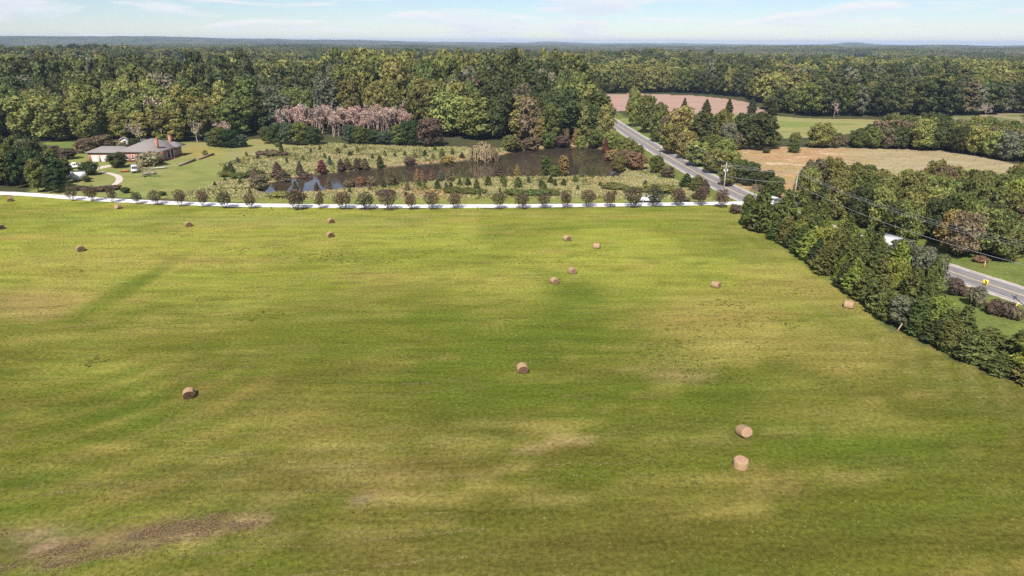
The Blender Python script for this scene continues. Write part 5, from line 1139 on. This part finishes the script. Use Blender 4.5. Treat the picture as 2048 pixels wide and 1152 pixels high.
# white box trailer, boats
x, y = at(159, 361); t = thing('box_trailer', 'white box trailer on the house lawn with grey clutter on top', 'trailer', (x, y, 0), math.radians(40))
MB().box(-1.7, 1.7, -1.15, 1.15, .45, 2.6).obj('body', PAINT, t); MB().box(-1.72, 1.72, -1.17, 1.17, 2.6, 2.68).obj('roof_edge', METAL, t); MB().box(-1.6, .2, -.8, .7, 2.68, 2.8).box(.5, 1.4, -.5, .8, 2.68, 2.86).obj('roof_cover', DARK, t)
MB().box(-1.2, 1.2, -.9, .9, .3, .45).tube([(1.6, 0, .4), (2.9, 0, .4)], .05, 6).obj('chassis', DARK, t); wheels(t, (-.4, .5), 2.2, .3); MB().box(-1.73, -1.7, -1.0, 1.0, .55, 2.45).obj('door', PAINT, t)
def boat(x, y, rz, L_, lab, m, nm, cat):
    t = thing(nm, lab, cat, (x, y, 0.05), rz); k = 9; V = []
    for i in range(k):
        u = -1 + 2 * i / (k - 1); b = .48 * (1 - abs(u) ** 3) + .03
        V += [(u * L_ / 2, -b, .42 + .12 * abs(u) ** 2), (u * L_ / 2, -b * .7, .08), (u * L_ / 2, 0, 0), (u * L_ / 2, b * .7, .08), (u * L_ / 2, b, .42 + .12 * abs(u) ** 2)]
    MB().add(V, [(i * 5 + j, i * 5 + j + 1, i * 5 + 6 + j, i * 5 + 5 + j) for i in range(k - 1) for j in range(4)]).obj('hull', m, t)
    MB().box(-.15, .15, -.42, .42, .3, .34).box(-1.2, -.95, -.36, .36, .3, .34).obj('seat', WOOD_, t); return t
x, y = at(250, 344); boat(x, y, .2, 2.7, 'orange red canoe lying on the lawn beside the parked car', mat('orange_hull', (.55, .13, .05), .5), 'canoe', 'canoe')
x, y = at(318, 338); boat(x, y, .5, 4.6, 'small pale boat on the lawn by the brick wall', mat('pale_hull', (.52, .52, .52), .5), 'rowing_boat', 'boat')
x, y = at(300, 349); boat(x, y, .35, 3.8, 'small grey boat on the lawn under the bare tree', mat('grey_hull', (.36, .35, .33), .6), 'rowing_boat', 'boat')
x, y = at(1930, 247); t = thing('flatbed_trailer', 'long pale flatbed trailer in the yard beyond the hedgerow', 'trailer', (x, y, 0), -.1); MB().box(-5, 5, -1.2, 1.2, .9, 1.15).box(4.6, 5, -1.2, 1.2, 1.15, 2.0).obj('bed', mat('pale_planks', (.5, .44, .38), .9, 2., .2), t); wheels(t, (-3.6, -2.6, 3.4), 2.3, .42); MB().box(-4.8, 4.8, -.5, .5, .6, .9).obj('chassis', DARK, t)

# ------------------------------------------------------------------ poles, wires, signs
POLEM = mat('utility_pole_wood', (.36, .32, .285), .9, 3., .2, stretch=(4, 4, .4)); WIRE = mat('power_cable', (.30, .30, .31), .5)
def pole(x, y, h, rz, lab, arm=2.4, transformer=False, armz=.9, m=POLEM, name='utility_pole'):
    t = thing(name, lab, 'pole', (x, y, 0), rz)
    MB().tube([(0, 0, -.3), (0, 0, h)], [.17, .11], 9).obj('pole_shaft', m, t)
    tops = [(0, 0, h)]
    if arm:
        MB().box(-arm / 2, arm / 2, -.19, -.08, h - armz - .07, h - armz + .07).obj('crossarm', m, t)
        MB().tube([(-arm * .33, -.13, h - armz), (0, -.13, h - armz - .8)], .03, 4).tube([(arm * .33, -.13, h - armz), (0, -.13, h - armz - .8)], .03, 4).obj('arm_brace', METAL, t)
        for u in (-arm / 2 + .15, arm / 2 - .15): MB().tube([(u, -.13, h - armz + .07), (u, -.13, h - armz + .28)], [.045, .03], 7).obj('insulator', mat('insulator_grey', (.6, .6, .6), .3), t); tops.append((u, -.13, h - armz + .28))
        MB().tube([(0, 0, h), (0, 0, h + .2)], [.045, .03], 7).obj('insulator', MATS['insulator_grey'], t)
    if transformer:
        for sgn in (-1, 1): c = MB().tube([(sgn * .42, 0, h - 2.6), (sgn * .42, 0, h - 1.75)], .22, 10).obj('transformer', METAL, t); MB().tube([(sgn * .42, 0, h - 1.75), (sgn * .42, 0, h - 1.55)], .05, 6).obj('bushing', MATS['insulator_grey'], c)
    c_, s_ = math.cos(rz), math.sin(rz); return [np.array([x + a * c_ - b * s_, y + a * s_ + b * c_, z]) for a, b, z in tops]
x1, y1 = at(1446, 393); h1 = top_at(x1, y1, 325)
T1 = pole(x1, y1, h1, .1, 'utility pole with crossarm and transformers at the edge of the road by the drive', 3.0, True)
x2, y2 = at(1586, 414); T2 = pole(x2, y2, top_at(x2, y2, 343), .5, 'slim pale utility pole rising behind the pointed cedar', 1.0, False, .5)
x0, y0 = at(1306, 277); T0 = pole(x0, y0, 10.0, .3, 'far utility pole half hidden among the verge trees', 2.4)
T3 = pole(77.9, 93.4, 10.5, .75, 'utility pole on the grass mound by the guy wire, outside the cedars', 2.4)
x9, y9 = at(1319, 328); pole(x9, y9, top_at(x9, y9, 306), 0, 'short dark wooden post beside the road above the pond', 0, m=mat('dark_post', (.09, .075, .07), .9, 3., .2), name='wooden_post')
def wire(a, b, sag, lab, rad=.022, n=14):
    t_ = np.linspace(0, 1, n); P = np.outer(1 - t_, a) + np.outer(t_, b); P[:, 2] -= sag * 4 * t_ * (1 - t_)
    o = MB().tube(P, rad, 4).obj('power_line', WIRE); o['label'] = lab; o['category'] = 'power line'; o['group'] = 'power lines along the road'
for A, B, sg, nm in ((T0, T1, 1.6, 'from the far pole to the transformer pole'), (T1, T2, .5, 'from the transformer pole to the slim pole'), (T2, T3, 1.5, 'from the slim pole to the mound pole over the cedars')):
    for k, w_ in enumerate(('top wire', 'roadward wire', 'fieldward wire')): wire(A[k], B[k], sg * (1 + .08 * k), f'{w_} strung {nm}')
wire(T2[0] - [0, 0, 3.2], T3[0] - [0, 0, 3.4], 1.5, 'lowest thick cable strung from the slim pole to the mound pole', .035)
wire(T1[0] - [0, 0, 3.4], T2[0] - [0, 0, 2.6], .5, 'lowest thick cable strung from the transformer pole to the slim pole', .035)
wire(T0[0] - [0, 0, 3.4], T1[0] - [0, 0, 3.4], 1.5, 'lowest thick cable strung from the far pole to the transformer pole', .035)
gx2, gy2 = at(1424, 372); wire(np.array([gx2, gy2, 0.05]), T1[0] - [0, 0, 1.6], 0, 'guy wire slanting down from the transformer pole to the verge, outer one', .03); gx3, gy3 = at(1436, 376); wire(np.array([gx3, gy3, 0.05]), T1[0] - [0, 0, 1.8], 0, 'guy wire slanting down from the transformer pole to the verge, inner one', .03)
gx4, gy4 = at(2013, 634); g0 = np.array([gx4, gy4, .0]); g1 = T3[0] - [0, 0, 1.5]; wire(g0, g1, 0, 'guy wire of the mound pole above the yellow guard', .018)
d = (g1 - g0) / np.linalg.norm(g1 - g0); o = MB().tube([g0 + d * .1, g0 + d * 2.6], .075, 8).obj('guy_guard', mat('yellow_plastic', (.72, .52, .08), .5)); o['label'] = 'yellow plastic guard on the guy wire above the red weeds'; o['category'] = 'guy guard'
# chevron sign
x, y = at(1966, 584); t = thing('chevron_sign', 'yellow road sign with a black chevron on the near verge', 'road sign', (x, y, 0), math.radians(-34))
MB().box(-.04, .04, -.03, .03, -.1, 2.2).obj('post', METAL, t); MB().box(-.38, .38, -.075, -.045, 1.15, 2.1).obj('sign_plate', mat('sign_yellow', (.80, .56, .06), .5), t)
MB().add([(-.17,-.08,2.03),(.05,-.08,2.03),(.25,-.08,1.625),(.05,-.08,1.22),(-.17,-.08,1.22),(.03,-.08,1.625)] , [(0,5,2,1),(5,4,3,2)]).obj('chevron', DARK, t)
for (bx, by, h_, lab, m) in ((1968, 535, 1.0, 'short orange and white marker post on the far verge', mat('marker_orange', (.62, .30, .14), .6)), (1913, 592, 1.3, 'thin pale post on the bank by the rusty shrub', WOOD_), (1793, 664, 1.3, 'slanting fence post at the foot of the cedars', mat('pale_post', (.45, .33, .22), .9, 3., .2))):
    x, y = at(bx, by); t = thing('marker_post' if h_ < 1.1 else 'fence_post', lab, 'post', (x, y, 0)); 
    if bx == 1793: t.rotation_euler = (.1, .35, 0)
    MB().tube([(0, 0, -.1), (0, 0, h_)], [.09, .075], 7).obj('shaft', m, t); MB().tube([(0, 0, h_), (0, 0, h_ + .14)], [.085, .05], 7).obj('cap', WHITE if h_ < 1.1 else m, t)
x, y = at(1322, 301); t = thing('mailbox', 'white mailbox on its post at the gravel turnout', 'mailbox', (x, y, 0), .6); MB().box(-.05, .05, -.05, .05, 0, 1.0).obj('post', WOOD_, t); MB().box(-.16, .16, -.3, .3, 1.0, 1.18).tube([(0, -.3, 1.18), (0, .3, 1.18)], .16, 10).obj('box', WHITE, t)
# logs by the brush heap and the pale log pile on the lawn
for (bx, by, L_, rz, lab) in ((515, 311, 4.5, -.3, 'pale log lying in front of the brush heap'), (522, 313, 3.6, -.1, 'shorter pale log lying in front of the brush heap')):
    x, y = at(bx, by); o = MB().tube([(-L_ / 2, 0, .2), (0, .1, .22), (L_ / 2, 0, .18)], [.22, .2, .15], 8).obj('fallen_log', PALEBARK); o.location = (x, y, 0); o.rotation_euler = (0, 0, rz); o['label'] = lab; o['category'] = 'log'
for i, (bx, by, lab) in enumerate(((544, 421, 'tiny dark stake in the grass below the ninth myrtle'), (955, 421, 'tiny dark stake in the grass below the myrtle gap'))):
    x, y = at(bx, by); t = thing('ground_stake', lab, 'stake', (x, y, 0)); MB().box(-.05, .05, -.05, .05, -.1, .75).obj('shaft', DARK, t); MB().box(-.09, .09, -.09, .09, .75, .85).obj('cap', DARK, t)
x, y = at(1052, 323, -.5); t = thing('pond_aerator', 'small dark aerator float bubbling in the rippled water of the pond', 'aerator', (x, y, -.56)); MB().tube([(0, 0, 0), (0, 0, .16)], [.5, .42], 14).obj('float', DARK, t); MB().tube([(0, 0, .16), (0, 0, .32)], .09, 8).obj('nozzle', METAL, t)

# far farmhouses in their clearings
for (px, r_, w_, d_, h_, lab) in ((14, 2500, 16, 10, 5, 'white farmhouse far off at the very edge of the distant forest'), (36, 2350, 12, 8, 3.5, 'low white barn far off beside the distant farmhouse'), (97, 2600, 26, 9, 4, 'long pale barn far off in the bluish distance'), (452, 1130, 9, 7, 3.5, 'small pale house by the distant straw clearing'), (405, 1100, 9, 6, 3, 'small grey shed at the distant straw clearing')):
    a0 = (px - 1024) / FOC / math.cos(PITCH); y = r_ / math.hypot(1, a0); x = a0 * y; before = set(bpy.data.objects.keys())
    shed(x, y, w_, d_, h_, h_ * 1.6, lab, WHITE, 'farmhouse' if 'house' in lab else 'barn', .3)
    bpy.context.view_layer.update()
    for o in bpy.data.objects:
        if o.name not in before and o.parent is None: o.location.z = gz(x, y)
